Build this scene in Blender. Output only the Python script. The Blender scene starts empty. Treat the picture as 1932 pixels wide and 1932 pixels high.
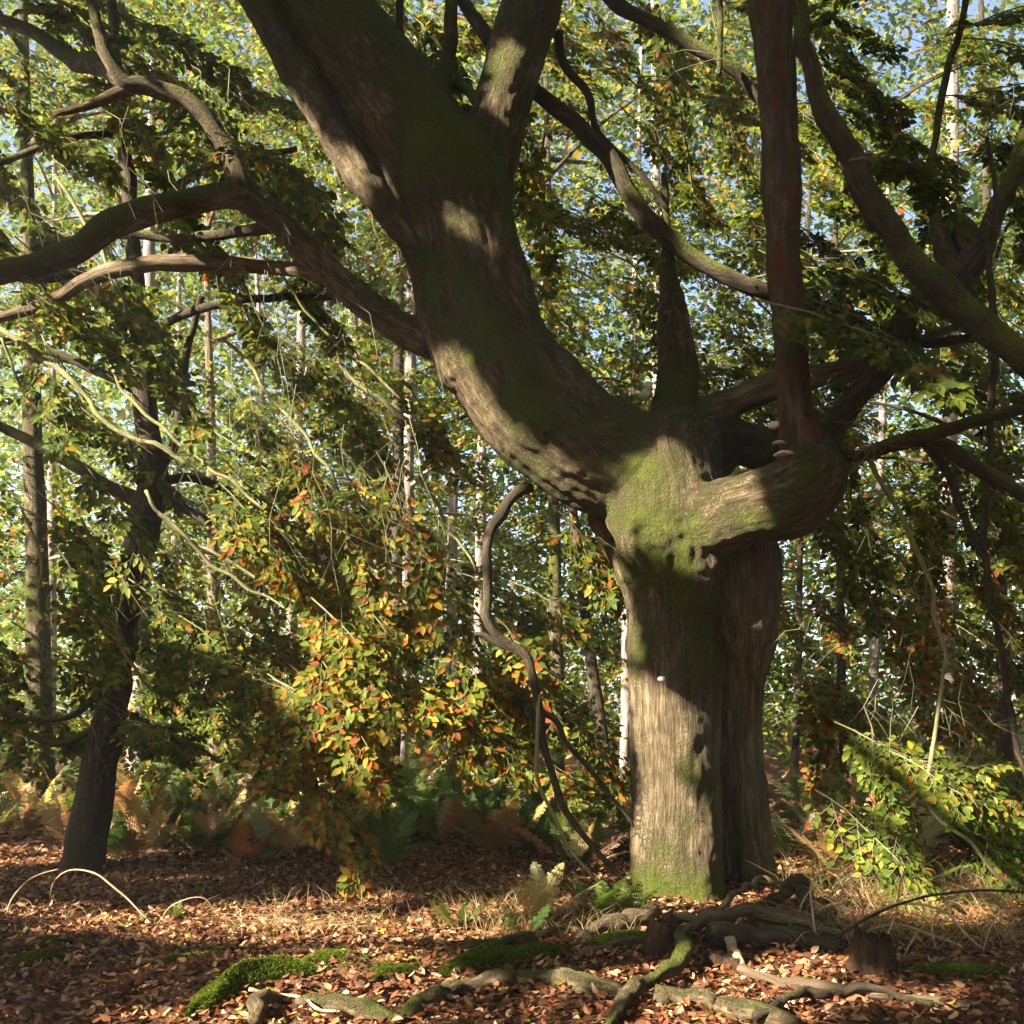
import bpy, math, random
import numpy as np
from mathutils import Vector

sc = bpy.context.scene
R = math.radians
rng = np.random.default_rng(11)

# ------------------------------------------------------------------ camera
FX, CU, HV, EYE = 1855.0, 966.0, 1343.0, 1.55       # focal length, principal column and horizon row on a 1932 px frame
cam = bpy.data.cameras.new('camera'); cam_o = bpy.data.objects.new('camera', cam)
sc.collection.objects.link(cam_o); sc.camera = cam_o
cam.sensor_width = 36; cam.lens = 36 * FX / 1932
cam.shift_y = (HV - 966) / 1932
cam.clip_start = .05; cam.clip_end = 2000
cam_o.location = (0, 0, EYE); cam_o.rotation_euler = (R(90), 0, 0)

# ------------------------------------------------------------------ sky and sun
SUN = np.array([-.745, -.46, .485]); SUN /= np.linalg.norm(SUN)
w = bpy.data.worlds.new('World'); sc.world = w; w.use_nodes = True
nt = w.node_tree; nt.nodes.clear()
sky = nt.nodes.new('ShaderNodeTexSky'); sky.sky_type = 'NISHITA'; sky.sun_disc = False
sky.sun_elevation = math.asin(SUN[2]); sky.sun_rotation = math.atan2(SUN[0], SUN[1])
sky.air_density = 1.0; sky.dust_density = 1.5
bg = nt.nodes.new('ShaderNodeBackground'); bg.inputs[1].default_value = .05
wo = nt.nodes.new('ShaderNodeOutputWorld')
nt.links.new(sky.outputs[0], bg.inputs[0]); nt.links.new(bg.outputs[0], wo.inputs[0])
sun = bpy.data.lights.new('sun', 'SUN'); sun.energy = 5.0; sun.angle = R(.53); sun.color = (1, .87, .68)
sun_o = bpy.data.objects.new('sun', sun); sc.collection.objects.link(sun_o)
sun_o.rotation_euler = Vector(SUN).to_track_quat('Z', 'Y').to_euler(); sun_o.location = (-12, -8, 14)

vs = sc.view_settings
vs.view_transform = 'Standard'; vs.look = 'None'; vs.gamma = 1; vs.use_curve_mapping = False
vs.exposure = 2.8
cy = sc.cycles
cy.max_bounces = 4; cy.diffuse_bounces = 2; cy.glossy_bounces = 2; cy.transmission_bounces = 4
cy.use_denoising = True; cy.caustics_reflective = False; cy.caustics_refractive = False
cy.use_adaptive_sampling = False
cy.sample_clamp_indirect = 4

# ------------------------------------------------------------------ helpers
def P(u, v, d):
    return np.array([(u - CU) / FX * d, d, EYE + (HV - v) / FX * d])
def PX(d): return d / FX                                # metres to a pixel at depth d
def proj(p):
    p = np.asarray(p); y = np.maximum(p[..., 1], .01)
    return CU + FX * p[..., 0] / y, HV - FX * (p[..., 2] - EYE) / y

def vnoise(p, seed=0):
    p = np.asarray(p, dtype=np.float64)
    i = np.floor(p).astype(np.int64); f = p - i; f = f * f * (3 - 2 * f)
    def h(dx, dy, dz):
        n = ((i[:, 0] + dx) * 73856093) ^ ((i[:, 1] + dy) * 19349663) ^ ((i[:, 2] + dz) * 83492791) ^ (seed * 9781 + 1013)
        n &= 0xFFFFFFFF
        n = ((n ^ (n >> 15)) * 2246822519) & 0xFFFFFFFF
        n = ((n ^ (n >> 13)) * 3266489917) & 0xFFFFFFFF
        return ((n ^ (n >> 16)) & 0xFFFFFF) / float(0xFFFFFF)
    x, y, z = f[:, 0], f[:, 1], f[:, 2]
    a = h(0,0,0)*(1-x)+h(1,0,0)*x; b = h(0,1,0)*(1-x)+h(1,1,0)*x
    c = h(0,0,1)*(1-x)+h(1,0,1)*x; d = h(0,1,1)*(1-x)+h(1,1,1)*x
    return ((a*(1-y)+b*y)*(1-z)+(c*(1-y)+d*y)*z) * 2 - 1
def fbm(p, oct=3, seed=0):
    s = 0; a = 1.0
    for k in range(oct):
        s = s + a * vnoise(p * 2**k, seed + k * 17); a *= .5
    return s

def norm(v): return v / np.maximum(np.linalg.norm(v, axis=-1, keepdims=True), 1e-9)

def ground(x, y):
    x = np.atleast_1d(np.asarray(x, float)); y = np.atleast_1d(np.asarray(y, float))
    q = np.stack([x * .55, y * .55, 0 * x], 1)
    z = .05 * fbm(q, 2, 5) + .02 * vnoise(q * 5, 9)
    z = z + .13 * np.exp(-(((x - 1.5) / 1.3)**2 + ((y - 7.6) / .9)**2))
    z = z + .10 * np.exp(-(((x + .75 - (y - 5.9) * 1.15) / .9)**2 + ((y - 5.75) / .5)**2))   # mossy bank
    z = z + .012 * np.clip(y - 16, 0, 60)
    return z
def G(u, v):
    d = FX * EYE / (v - HV)
    for _ in range(4):
        p = P(u, v, d); d = FX * (EYE - ground(p[0], p[1])[0]) / (v - HV)
    return P(u, v, d)

col = sc.collection
def link(name, data, parent=None, base=None):
    o = bpy.data.objects.new(name, data); col.objects.link(o)
    if parent is not None: o.parent = parent
    return o
def thing(name, label, cat, loc, group=None):
    o = bpy.data.objects.new(name, None); col.objects.link(o)
    o.location = tuple(loc); o.empty_display_size = .1
    tag(o, label, cat, group); return o
def tag(o, label=None, cat=None, group=None, kind=None):
    for k, v in (('label', label), ('category', cat), ('group', group), ('kind', kind)):
        if v: o[k] = v
    return o

class MB:
    """collects vertices, faces and per-vertex attributes; build() makes ONE mesh object"""
    def __init__(s): s.v = []; s.f = []; s.a = {}; s.n = 0
    def add(s, v, faces, **att):
        v = np.asarray(v, np.float32); s.v.append(v)
        for fc in (faces if isinstance(faces, list) else [faces]):
            s.f.append(np.asarray(fc, np.int32) + s.n)
        for k, x in att.items(): s.a.setdefault(k, []).append(np.asarray(x, np.float32))
        s.n += len(v)
    def build(s, name, mat, parent=None, smooth=True, normals=None):
        me = bpy.data.meshes.new(name)
        V = np.concatenate(s.v)
        base = np.array(parent.matrix_world.translation if parent is None else parent['_b']) if parent is not None and '_b' in parent else np.zeros(3)
        V = V - base.astype(np.float32)
        me.vertices.add(len(V)); me.vertices.foreach_set('co', V.ravel())
        tot = np.concatenate([np.full(len(f), f.shape[1], np.int32) for f in s.f])
        lp = np.concatenate([f.ravel() for f in s.f])
        me.loops.add(len(lp)); me.loops.foreach_set('vertex_index', lp)
        st = np.zeros(len(tot), np.int32); st[1:] = np.cumsum(tot)[:-1]
        me.polygons.add(len(tot)); me.polygons.foreach_set('loop_start', st)
        try: me.polygons.foreach_set('loop_total', tot)
        except Exception: pass
        for k, x in s.a.items():
            x = np.concatenate(x)
            if x.ndim == 1:
                at = me.attributes.new(k, 'FLOAT', 'POINT'); at.data.foreach_set('value', x.ravel())
            else:
                if x.shape[1] == 3:
                    at = me.attributes.new(k, 'FLOAT_VECTOR', 'POINT'); at.data.foreach_set('vector', x.ravel())
        me.update(calc_edges=True)
        if smooth: me.polygons.foreach_set('use_smooth', np.ones(len(tot), bool))
        if normals is not None: me.normals_split_custom_set_from_vertices(normals.tolist())
        me.materials.append(mat)
        return link(name, me, parent)
def root(name, label, cat, loc, group=None):
    o = thing(name, label, cat, loc, group); o['_b'] = [float(x) for x in loc]; return o

def resample(pts, rad, step):
    pts = np.asarray(pts, float); rad = np.asarray(rad, float)
    a = np.vstack([2*pts[0]-pts[1], pts, 2*pts[-1]-pts[-2]])
    out = []; ro = []
    for i in range(len(pts) - 1):
        p0, p1, p2, p3 = a[i:i+4]
        n = max(1, int(np.ceil(np.linalg.norm(p2 - p1) / step)))
        t = (np.arange(n) / n)[:, None]
        out.append(.5*((2*p1)+(-p0+p2)*t+(2*p0-5*p1+4*p2-p3)*t*t+(-p0+3*p1-3*p2+p3)*t**3))
        ro.append(rad[i] + (rad[i+1] - rad[i]) * t[:, 0])
    out.append(pts[-1:]); ro.append(rad[-1:])
    return np.concatenate(out), np.concatenate(ro)
def frames(p):
    t = norm(np.gradient(p, axis=0))
    n = np.zeros_like(t); ref = np.array([0, -1, 0.]) if abs(t[0][1]) < .8 else np.array([1, 0, 0.])
    c = norm(ref - t[0] * (ref @ t[0]))
    for i in range(len(p)):
        c = c - t[i] * (c @ t[i]); c = c / max(np.linalg.norm(c), 1e-9); n[i] = c
    return t, n, np.cross(t, n)

def tube(mb, pts, rad, sides=8, step=.06, rough=.12, moss=.4, seed=0, cap=True, wob=0, **extra):
    p, r = resample(pts, rad, step)
    if wob:
        k = vnoise(np.stack([np.arange(len(p)) * .35, np.full(len(p), seed * 1.37), np.zeros(len(p))], 1), seed)
        k2 = vnoise(np.stack([np.arange(len(p)) * .35, np.full(len(p), seed * 2.7), np.ones(len(p))], 1), seed + 3)
        t, n, b = frames(p); p = p + (n * k[:, None] + b * k2[:, None]) * wob
    t, n, b = frames(p); m = len(p)
    an = np.arange(sides) / sides * 2 * np.pi
    al = np.concatenate([[0], np.cumsum(np.linalg.norm(np.diff(p, axis=0), axis=1))])
    ca, sa = np.cos(an), np.sin(an)
    dirs = n[:, None, :] * ca[None, :, None] + b[:, None, :] * sa[None, :, None]
    rr = np.repeat(r[:, None], sides, 1)
    if rough:
        q = np.stack([np.tile(ca, m) * 1.3, np.tile(sa, m) * 1.3, np.repeat(al / (np.mean(r) * 3.2), sides)], 1)
        rr = rr * (1 + rough * fbm(q, 2, seed).reshape(m, sides))
    v = (p[:, None, :] + dirs * rr[..., None]).reshape(-1, 3)
    i = np.arange(m - 1)[:, None] * sides; j = np.arange(sides)[None, :]; jn = (j + 1) % sides
    f = [np.stack([i + j, i + jn, i + sides + jn, i + sides + j], -1).reshape(-1, 4)]
    loc = np.stack([np.repeat(r[:, None], sides, 1).ravel() * np.tile(ca, m), np.repeat(r[:, None], sides, 1).ravel() * np.tile(sa, m), np.repeat(al, sides)], 1)
    up = dirs[..., 2].ravel()
    ms = np.clip(moss + .45 * up * min(1, moss * 2.5) + .4 * fbm(v * 3, 2, 41), 0, 1) if moss > 0 else np.zeros(len(v))
    att = dict(bark=loc, moss=ms)
    if cap:
        v = np.vstack([v, p[0] - t[0] * r[0] * .25, p[-1] + t[-1] * r[-1] * .3]); e = len(v)
        jj = np.arange(sides); jm = (jj + 1) % sides
        f.append(np.stack([jm, jj, np.full(sides, e - 2)], 1))
        f.append(np.stack([(m-1)*sides + jj, (m-1)*sides + jm, np.full(sides, e - 1)], 1))
        att['bark'] = np.vstack([loc, [0, 0, 0], [0, 0, al[-1]]]); att['moss'] = np.append(ms, [ms[0], ms[-1]])
    att.update({k: np.tile(x, (len(v), 1)) for k, x in extra.items()})
    mb.add(v, f, **att); return p, r

# ------------------------------------------------------------------ materials
def newmat(name):
    m = bpy.data.materials.new(name); m.use_nodes = True
    t = m.node_tree; t.nodes.clear(); return m, t
def N(t, kind, ins=None, **props):
    n = t.nodes.new(kind)
    for k, x in props.items(): setattr(n, k, x)
    for k, x in (ins or {}).items():
        if hasattr(x, 'links') or isinstance(x, bpy.types.NodeSocket): t.links.new(x, n.inputs[k])
        else: n.inputs[k].default_value = x
    return n
def ramp(t, fac, stops):
    n = t.nodes.new('ShaderNodeValToRGB'); t.links.new(fac, n.inputs[0])
    e = n.color_ramp.elements
    while len(e) < len(stops): e.new(.5)
    for k, (p, c) in enumerate(stops): e[k].position = p; e[k].color = (*c, 1) if len(c) == 3 else c
    return n.outputs[0]
def mix(t, f, a, b):
    n = t.nodes.new('ShaderNodeMix'); n.data_type = 'RGBA'
    for s, x in ((n.inputs[0], f), (n.inputs[6], a), (n.inputs[7], b)):
        if isinstance(x, bpy.types.NodeSocket): t.links.new(x, s)
        else: s.default_value = x if not isinstance(x, tuple) else (*x, 1)
    return n.outputs[2]
def math_(t, op, a, b=0.0, clamp=False):
    n = t.nodes.new('ShaderNodeMath'); n.operation = op; n.use_clamp = clamp
    for s, x in ((n.inputs[0], a), (n.inputs[1], b)):
        if isinstance(x, bpy.types.NodeSocket): t.links.new(x, s)
        else: s.default_value = x
    return n.outputs[0]

def bark_mat(name, dark, mid, pale, moss=(.035, .052, .008), moss2=(.15, .17, .022), stretch=6, scale=34, bump=.6, red=None):
    m, t = newmat(name)
    at = N(t, 'ShaderNodeAttribute', attribute_name='bark').outputs['Vector']
    pos = N(t, 'ShaderNodeNewGeometry').outputs['Position']
    mp = N(t, 'ShaderNodeMapping', {0: at, 3: (1, 1, 1 / stretch)}).outputs[0]
    n1 = N(t, 'ShaderNodeTexNoise', {'Vector': mp, 'Scale': scale, 'Detail': 8, 'Roughness': .7}).outputs[0]
    n2 = N(t, 'ShaderNodeTexNoise', {'Vector': pos, 'Scale': 3.2, 'Detail': 4, 'Roughness': .6}).outputs[0]
    n3 = N(t, 'ShaderNodeTexNoise', {'Vector': pos, 'Scale': 55, 'Detail': 4, 'Roughness': .7}).outputs[0]
    mpw = N(t, 'ShaderNodeMapping', {0: at, 3: (.35, .35, 1.6)}).outputs[0]
    n4 = N(t, 'ShaderNodeTexNoise', {'Vector': mpw, 'Scale': 30, 'Detail': 3, 'Distortion': 1.2}).outputs[0]
    n5 = N(t, 'ShaderNodeTexNoise', {'Vector': mp, 'Scale': scale*.33, 'Detail': 3, 'Distortion': .6}).outputs[0]
    c = ramp(t, math_(t, 'ADD', math_(t, 'MULTIPLY', n1, .6), math_(t, 'MULTIPLY', n5, .4)), [(.39, dark), (.5, mid), (.61, pale)])
    c2 = mix(t, math_(t, 'MULTIPLY', n2, .75), c, tuple(x * .62 for x in mid))
    if red:
        rm = ramp(t, N(t, 'ShaderNodeTexNoise', {'Vector': N(t, 'ShaderNodeMapping', {0: at, 3: (1.4, 1.4, .5)}).outputs[0], 'Scale': 6, 'Detail': 4}).outputs[0], [(.52, (0, 0, 0)), (.6, (1, 1, 1))])
        c2 = mix(t, rm, c2, red)
    ms = N(t, 'ShaderNodeAttribute', attribute_name='moss').outputs['Fac']
    mk = math_(t, 'ADD', ms, math_(t, 'MULTIPLY', math_(t, 'SUBTRACT', n3, .5), 1.3))
    mk = math_(t, 'ADD', mk, math_(t, 'MULTIPLY', math_(t, 'SUBTRACT', n2, .5), .9))
    mk = ramp(t, mk, [(.38, (0, 0, 0)), (.72, (1, 1, 1))])
    mc = mix(t, n3, moss, moss2)
    cc = mix(t, mk, c2, mc)
    hgt = math_(t, 'ADD', math_(t, 'MULTIPLY', n1, 1.0), math_(t, 'MULTIPLY', n4, .16))
    hgt = math_(t, 'ADD', hgt, math_(t, 'MULTIPLY', n5, .9))
    hgt = math_(t, 'ADD', hgt, math_(t, 'MULTIPLY', math_(t, 'MULTIPLY', n3, mk), 1.1))
    bp = N(t, 'ShaderNodeBump', {'Strength': bump, 'Distance': .05, 'Height': hgt}).outputs[0]
    b = N(t, 'ShaderNodeBsdfPrincipled', {'Base Color': cc, 'Roughness': .88, 'Normal': bp, 'Specular IOR Level': .25})
    o = N(t, 'ShaderNodeOutputMaterial', {0: b.outputs[0]}); return m

def leaf_mat(name, source='attr', trans=.45, rough=.6, spec=.14):
    m, t = newmat(name)
    if source == 'attr': c = N(t, 'ShaderNodeAttribute', attribute_name='tint').outputs['Color']
    else: c = N(t, 'ShaderNodeObjectInfo').outputs['Color']
    pos = N(t, 'ShaderNodeNewGeometry').outputs['Position']
    n = N(t, 'ShaderNodeTexNoise', {'Vector': pos, 'Scale': 60, 'Detail': 2}).outputs[0]
    c2 = mix(t, math_(t, 'MULTIPLY', n, .45), c, N(t, 'ShaderNodeVectorMath', {0: c, 1: (.55, .5, .5)}, operation='MULTIPLY').outputs[0])
    d = N(t, 'ShaderNodeBsdfPrincipled', {'Base Color': c2, 'Roughness': rough, 'Specular IOR Level': spec})
    tc = N(t, 'ShaderNodeVectorMath', {0: c2, 1: (1.5, 1.45, .8)}, operation='MULTIPLY').outputs[0]
    tr = N(t, 'ShaderNodeBsdfTranslucent', {'Color': tc})
    mx = N(t, 'ShaderNodeMixShader', {0: trans, 1: d.outputs[0], 2: tr.outputs[0]})
    N(t, 'ShaderNodeOutputMaterial', {0: mx.outputs[0]}); return m

M_beech = bark_mat('mossy_beech_bark', (.04, .028, .015), (.145, .11, .062), (.31, .25, .155), stretch=9, scale=60, bump=1.0)
M_limb = bark_mat('mossy_limb_bark', (.032, .024, .012), (.12, .09, .047), (.30, .24, .14), stretch=3.5, scale=40, bump=1.0)
M_stem = bark_mat('peeling_red_bark', (.03, .02, .012), (.085, .06, .036), (.17, .13, .08), stretch=5, scale=24, bump=.8, red=(.11, .04, .022))
M_dark = bark_mat('dark_branch_bark', (.02, .015, .01), (.05, .038, .024), (.11, .085, .055), stretch=4, scale=40, bump=.6)
M_twig = bark_mat('green_twig_bark', (.12, .11, .06), (.22, .21, .11), (.36, .33, .2), moss=(.16, .19, .05), moss2=(.25, .27, .09), stretch=3, scale=60, bump=.3)
M_pine = bark_mat('grey_pine_bark', (.10, .078, .07), (.27, .22, .20), (.46, .40, .37), stretch=4, scale=14, bump=.8)
M_dead = bark_mat('dead_wood', (.05, .034, .02), (.16, .115, .07), (.33, .26, .17), stretch=10, scale=40, bump=.8)
M_tan = bark_mat('dry_tan_stem', (.26, .16, .08), (.46, .33, .2), (.62, .5, .34), stretch=4, scale=60, bump=.2)
M_rot = bark_mat('rotten_wood', (.025, .014, .008), (.085, .045, .024), (.17, .10, .055), stretch=6, scale=50, bump=1.0)
M_leaf = leaf_mat('beech_leaf'); M_leaf1 = leaf_mat('single_beech_leaf', 'obj')
M_litter = leaf_mat('dead_leaf', trans=.18, rough=.6, spec=.3); M_litter1 = leaf_mat('single_dead_leaf', 'obj', trans=.18, rough=.6, spec=.3)
M_fern = leaf_mat('bracken_frond', 'obj', trans=.35, rough=.6, spec=.2); M_fern_a = leaf_mat('far_bracken', 'attr', trans=.35, rough=.6, spec=.2)
M_moss = leaf_mat('moss_blades', 'attr', trans=.3, rough=.8, spec=.1)

m, t = newmat('forest_soil'); M_soil = m
pos = N(t, 'ShaderNodeNewGeometry').outputs['Position']
n1 = N(t, 'ShaderNodeTexNoise', {'Vector': pos, 'Scale': 1.3, 'Detail': 5}).outputs[0]
n2 = N(t, 'ShaderNodeTexVoronoi', {'Vector': pos, 'Scale': 26}).outputs['Color']
n3 = N(t, 'ShaderNodeTexNoise', {'Vector': pos, 'Scale': 40, 'Detail': 5}).outputs[0]
c = mix(t, n1, (.045, .022, .012), (.10, .042, .02))
c = mix(t, math_(t, 'MULTIPLY', N(t, 'ShaderNodeSeparateColor', {0: n2}).outputs[0], .7), c, (.19, .08, .035))
bp = N(t, 'ShaderNodeBump', {'Strength': .9, 'Distance': .03, 'Height': n3}).outputs[0]
b = N(t, 'ShaderNodeBsdfPrincipled', {'Base Color': c, 'Roughness': .95, 'Normal': bp})
N(t, 'ShaderNodeOutputMaterial', {0: b.outputs[0]})

def simple(name, c1, c2, scale=30, rough=.7, bump=.2):
    m, t = newmat(name)
    pos = N(t, 'ShaderNodeNewGeometry').outputs['Position']
    n = N(t, 'ShaderNodeTexNoise', {'Vector': pos, 'Scale': scale, 'Detail': 4}).outputs[0]
    bp = N(t, 'ShaderNodeBump', {'Strength': bump, 'Distance': .01, 'Height': n}).outputs[0]
    b = N(t, 'ShaderNodeBsdfPrincipled', {'Base Color': ramp(t, n, [(.35, c1), (.65, c2)]), 'Roughness': rough, 'Normal': bp})
    N(t, 'ShaderNodeOutputMaterial', {0: b.outputs[0]}); return m
M_fungus = simple('bracket_fungus_flesh', (.45, .36, .25), (.68, .6, .48), 40)
M_tag = simple('white_tag', (.7, .7, .7), (.8, .8, .8), 10, .4, .02)

# ------------------------------------------------------------------ ground sheet
def axis(a, b, n, far):
    core = np.linspace(a, b, n); g = np.geomspace(.2, far, 36)
    return np.concatenate([a - g[::-1], core, b + g])
gx = axis(-6, 6, 170, 190); gy = axis(3.5, 13, 150, 190)
XX, YY = np.meshgrid(gx, gy); V = np.stack([XX.ravel(), YY.ravel(), ground(XX.ravel(), YY.ravel())], 1)
W = len(gx); a = (np.arange(len(gy)-1)[:, None] * W + np.arange(W-1)[None, :]).ravel()
g = MB(); g.add(V, np.stack([a, a+1, a+W+1, a+W], 1))
floor = g.build('forest_floor', M_soil); tag(floor, 'leaf covered woodland floor under the trees', 'ground', kind='structure')

# ------------------------------------------------------------------ leaves
GREENS = np.array([[.06,.105,.012],[.09,.145,.015],[.13,.19,.018],[.17,.22,.022],[.07,.12,.02],[.21,.25,.03]])
YELLOW = np.array([[.34,.27,.03],[.46,.32,.03],[.26,.25,.035]])
ORANGE = np.array([[.42,.17,.02],[.36,.10,.015],[.28,.07,.02]])
RUST = np.array([[.17,.062,.024],[.24,.095,.038],[.11,.042,.02],[.33,.17,.08],[.21,.065,.028],[.28,.12,.05],[.07,.03,.016],[.40,.24,.12],[.5,.33,.2],[.09,.04,.02]])
def palette(n, r, wg, wy, wo):
    k = r.random(n); out = GREENS[r.integers(0, len(GREENS), n)].copy()
    y = k < wy; o = (k >= wy) & (k < wy + wo)
    out[y] = YELLOW[r.integers(0, 3, y.sum())]; out[o] = ORANGE[r.integers(0, 3, o.sum())]
    return out * (0.5 + .42 * r.random((n, 1)))
LEAF6 = np.array([[0,0,0],[-.27,.28,.07],[-.25,.62,.06],[0,1,-.06],[.25,.62,.06],[.27,.28,.07]])
LEAF4 = np.array([[0,0,0],[-.30,.45,.05],[0,1,0],[.30,.45,.05]])
def leaves(mb, pos, d, nrm, size, colr, six=True, curl=None):
    n = len(pos); d = norm(d); s = norm(np.cross(d, nrm)); nn = np.cross(s, d)
    T = LEAF6 if six else LEAF4
    z = T[None, :, 2] * (np.ones((n, 1)) if curl is None else curl[:, None])
    v = pos[:, None] + (s[:, None] * T[None, :, :1] + d[:, None] * T[None, :, 1:2] + nn[:, None] * z[..., None]) * size[:, None, None]
    k = len(T); b = np.arange(n)[:, None] * k
    if six: f = np.concatenate([b + np.array([[0,3,2,1]]), b + np.array([[0,5,4,3]])])
    else: f = b + np.array([[0,3,2,1]])
    mb.add(v.reshape(-1, 3), f, tint=np.repeat(colr, k, 0))

def spray(r, L=.55, twigs=7, per=7, leaf=.062):
    """flat beech spray in local x (along) y (side) z (up): leaf positions, directions, twig polylines"""
    pos = []; dr = []; tw = []
    tw.append(np.array([[0,0,0],[L*.5,.01,-.01],[L,.0,-.05*L]]))
    for i in range(twigs):
        s = (i + .6) / twigs; side = 1 if i % 2 else -1
        x0 = np.array([L*s, 0, -.02*s]); ln = L * (.55 - .33*s) * r.uniform(.7, 1.2)
        a = R(48) * r.uniform(.75, 1.2); dv = np.array([math.cos(a), side*math.sin(a), r.uniform(-.12,.05)])
        tw.append(np.array([x0, x0 + dv*ln*.5, x0 + dv*ln + [0,0,-.05*ln]]))
        m = max(2, int(per * ln / (L*.4)))
        for j in range(m):
            q = (j + .7) / m; sd = 1 if j % 2 else -1
            b = R(50) * sd; dd = np.array([dv[0]*math.cos(b)-dv[1]*math.sin(b), dv[0]*math.sin(b)+dv[1]*math.cos(b), -.15])
            if j == m - 1: dd = dv
            pos.append(x0 + dv*ln*q); dr.append(dd)
    for j in range(5):
        pos.append(np.array([L*(.75+.05*j), 0, -.03])); dr.append(np.array([.7, (.7 if j % 2 else -.7), -.1]))
    return np.array(pos), np.array(dr), tw
SPR = [spray(np.random.default_rng(50+i), twigs=6+i % 3) for i in range(8)]

class Foliage:
    def __init__(s): s.pos=[]; s.d=[]; s.n=[]; s.sz=[]; s.c=[]; s.tw=[]
    def add_spray(s, o, ax, up, scale, leaf, colr_fn, r, keep=1.0, twigs=True):
        p, d, tw = SPR[r.integers(0, len(SPR))]
        ax = norm(ax); y = norm(np.cross(up, ax)); z = np.cross(ax, y)
        Mx = np.stack([ax, y, z])                          # rows
        q = p @ Mx * scale + o; dd = d @ Mx
        m = len(q); k = r.random(m) < keep
        nz = norm(z + r.normal(0, .33, (m, 3)))
        s.pos.append(q[k]); s.d.append(dd[k] + r.normal(0, .15, (k.sum(), 3))); s.n.append(nz[k])
        s.sz.append(leaf * r.uniform(.7, 1.3, k.sum())); s.c.append(colr_fn(k.sum(), r))
        if twigs:
            for w_ in tw: s.tw.append(w_ @ Mx * scale + o)
    def cat(s):
        return [np.concatenate(x) for x in (s.pos, s.d, s.n, s.sz, s.c)]

def twig_mesh(mb, lines, r0=.0035, r1=.0016, sides=3, moss=.3):
    for k, L in enumerate(lines):
        m = len(L); t_, n_, b_ = frames(L); rr = np.linspace(r0, r1, m)
        an = np.arange(sides) / sides * 2*np.pi
        v = (L[:, None] + (n_[:, None]*np.cos(an)[None, :, None] + b_[:, None]*np.sin(an)[None, :, None]) * rr[:, None, None]).reshape(-1, 3)
        i = np.arange(m-1)[:, None]*sides; j = np.arange(sides)[None, :]; jn = (j+1) % sides
        mb.add(v, np.stack([i+j, i+jn, i+sides+jn, i+sides+j], -1).reshape(-1, 4), bark=v*1.0, moss=np.full(len(v), moss))

def leafy_branch(F, r, a, ddir, L, droop, leaf=.06, n_spray=12, spread=.8, colr=None, up=(0, -.35, 1), scale=.8, keep=1.0, lines=None, rad=None):
    """a drooping branchlet from a along ddir with sprays left and right of it"""
    m = 8; t = np.linspace(0, 1, m)[:, None]
    p = a + ddir * L * t + np.array([0, 0, -1.]) * droop * L * t**2 + np.cumsum(r.normal(0, .02*L, (m, 3)), 0) * t
    if lines is not None: lines.append(p)
    tg = norm(np.gradient(p, axis=0)); upv = norm(np.array(up, float))
    for i in range(n_spray):
        s = (i + .5 + r.uniform(-.3, .3)) / n_spray; s = .12 + .88*s; k = min(m - 2, int(s*(m-1))); f = s*(m-1) - k
        o = p[k]*(1-f) + p[k+1]*f; tt = tg[k]
        side = norm(np.cross(upv, tt)) * (1 if i % 2 else -1)
        ax = tt * .75 + side * spread * r.uniform(.5, 1.1) + np.array([0, 0, -.25])
        F.add_spray(o, ax, upv + r.normal(0, .22, 3), scale * r.uniform(.6, 1.1) * (1.1 - .45*s), leaf, colr, r, keep)

def colour(wy, wo, bright=1.0):
    return lambda n, r: palette(n, r, 1-wy-wo, wy, wo) * bright

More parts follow.
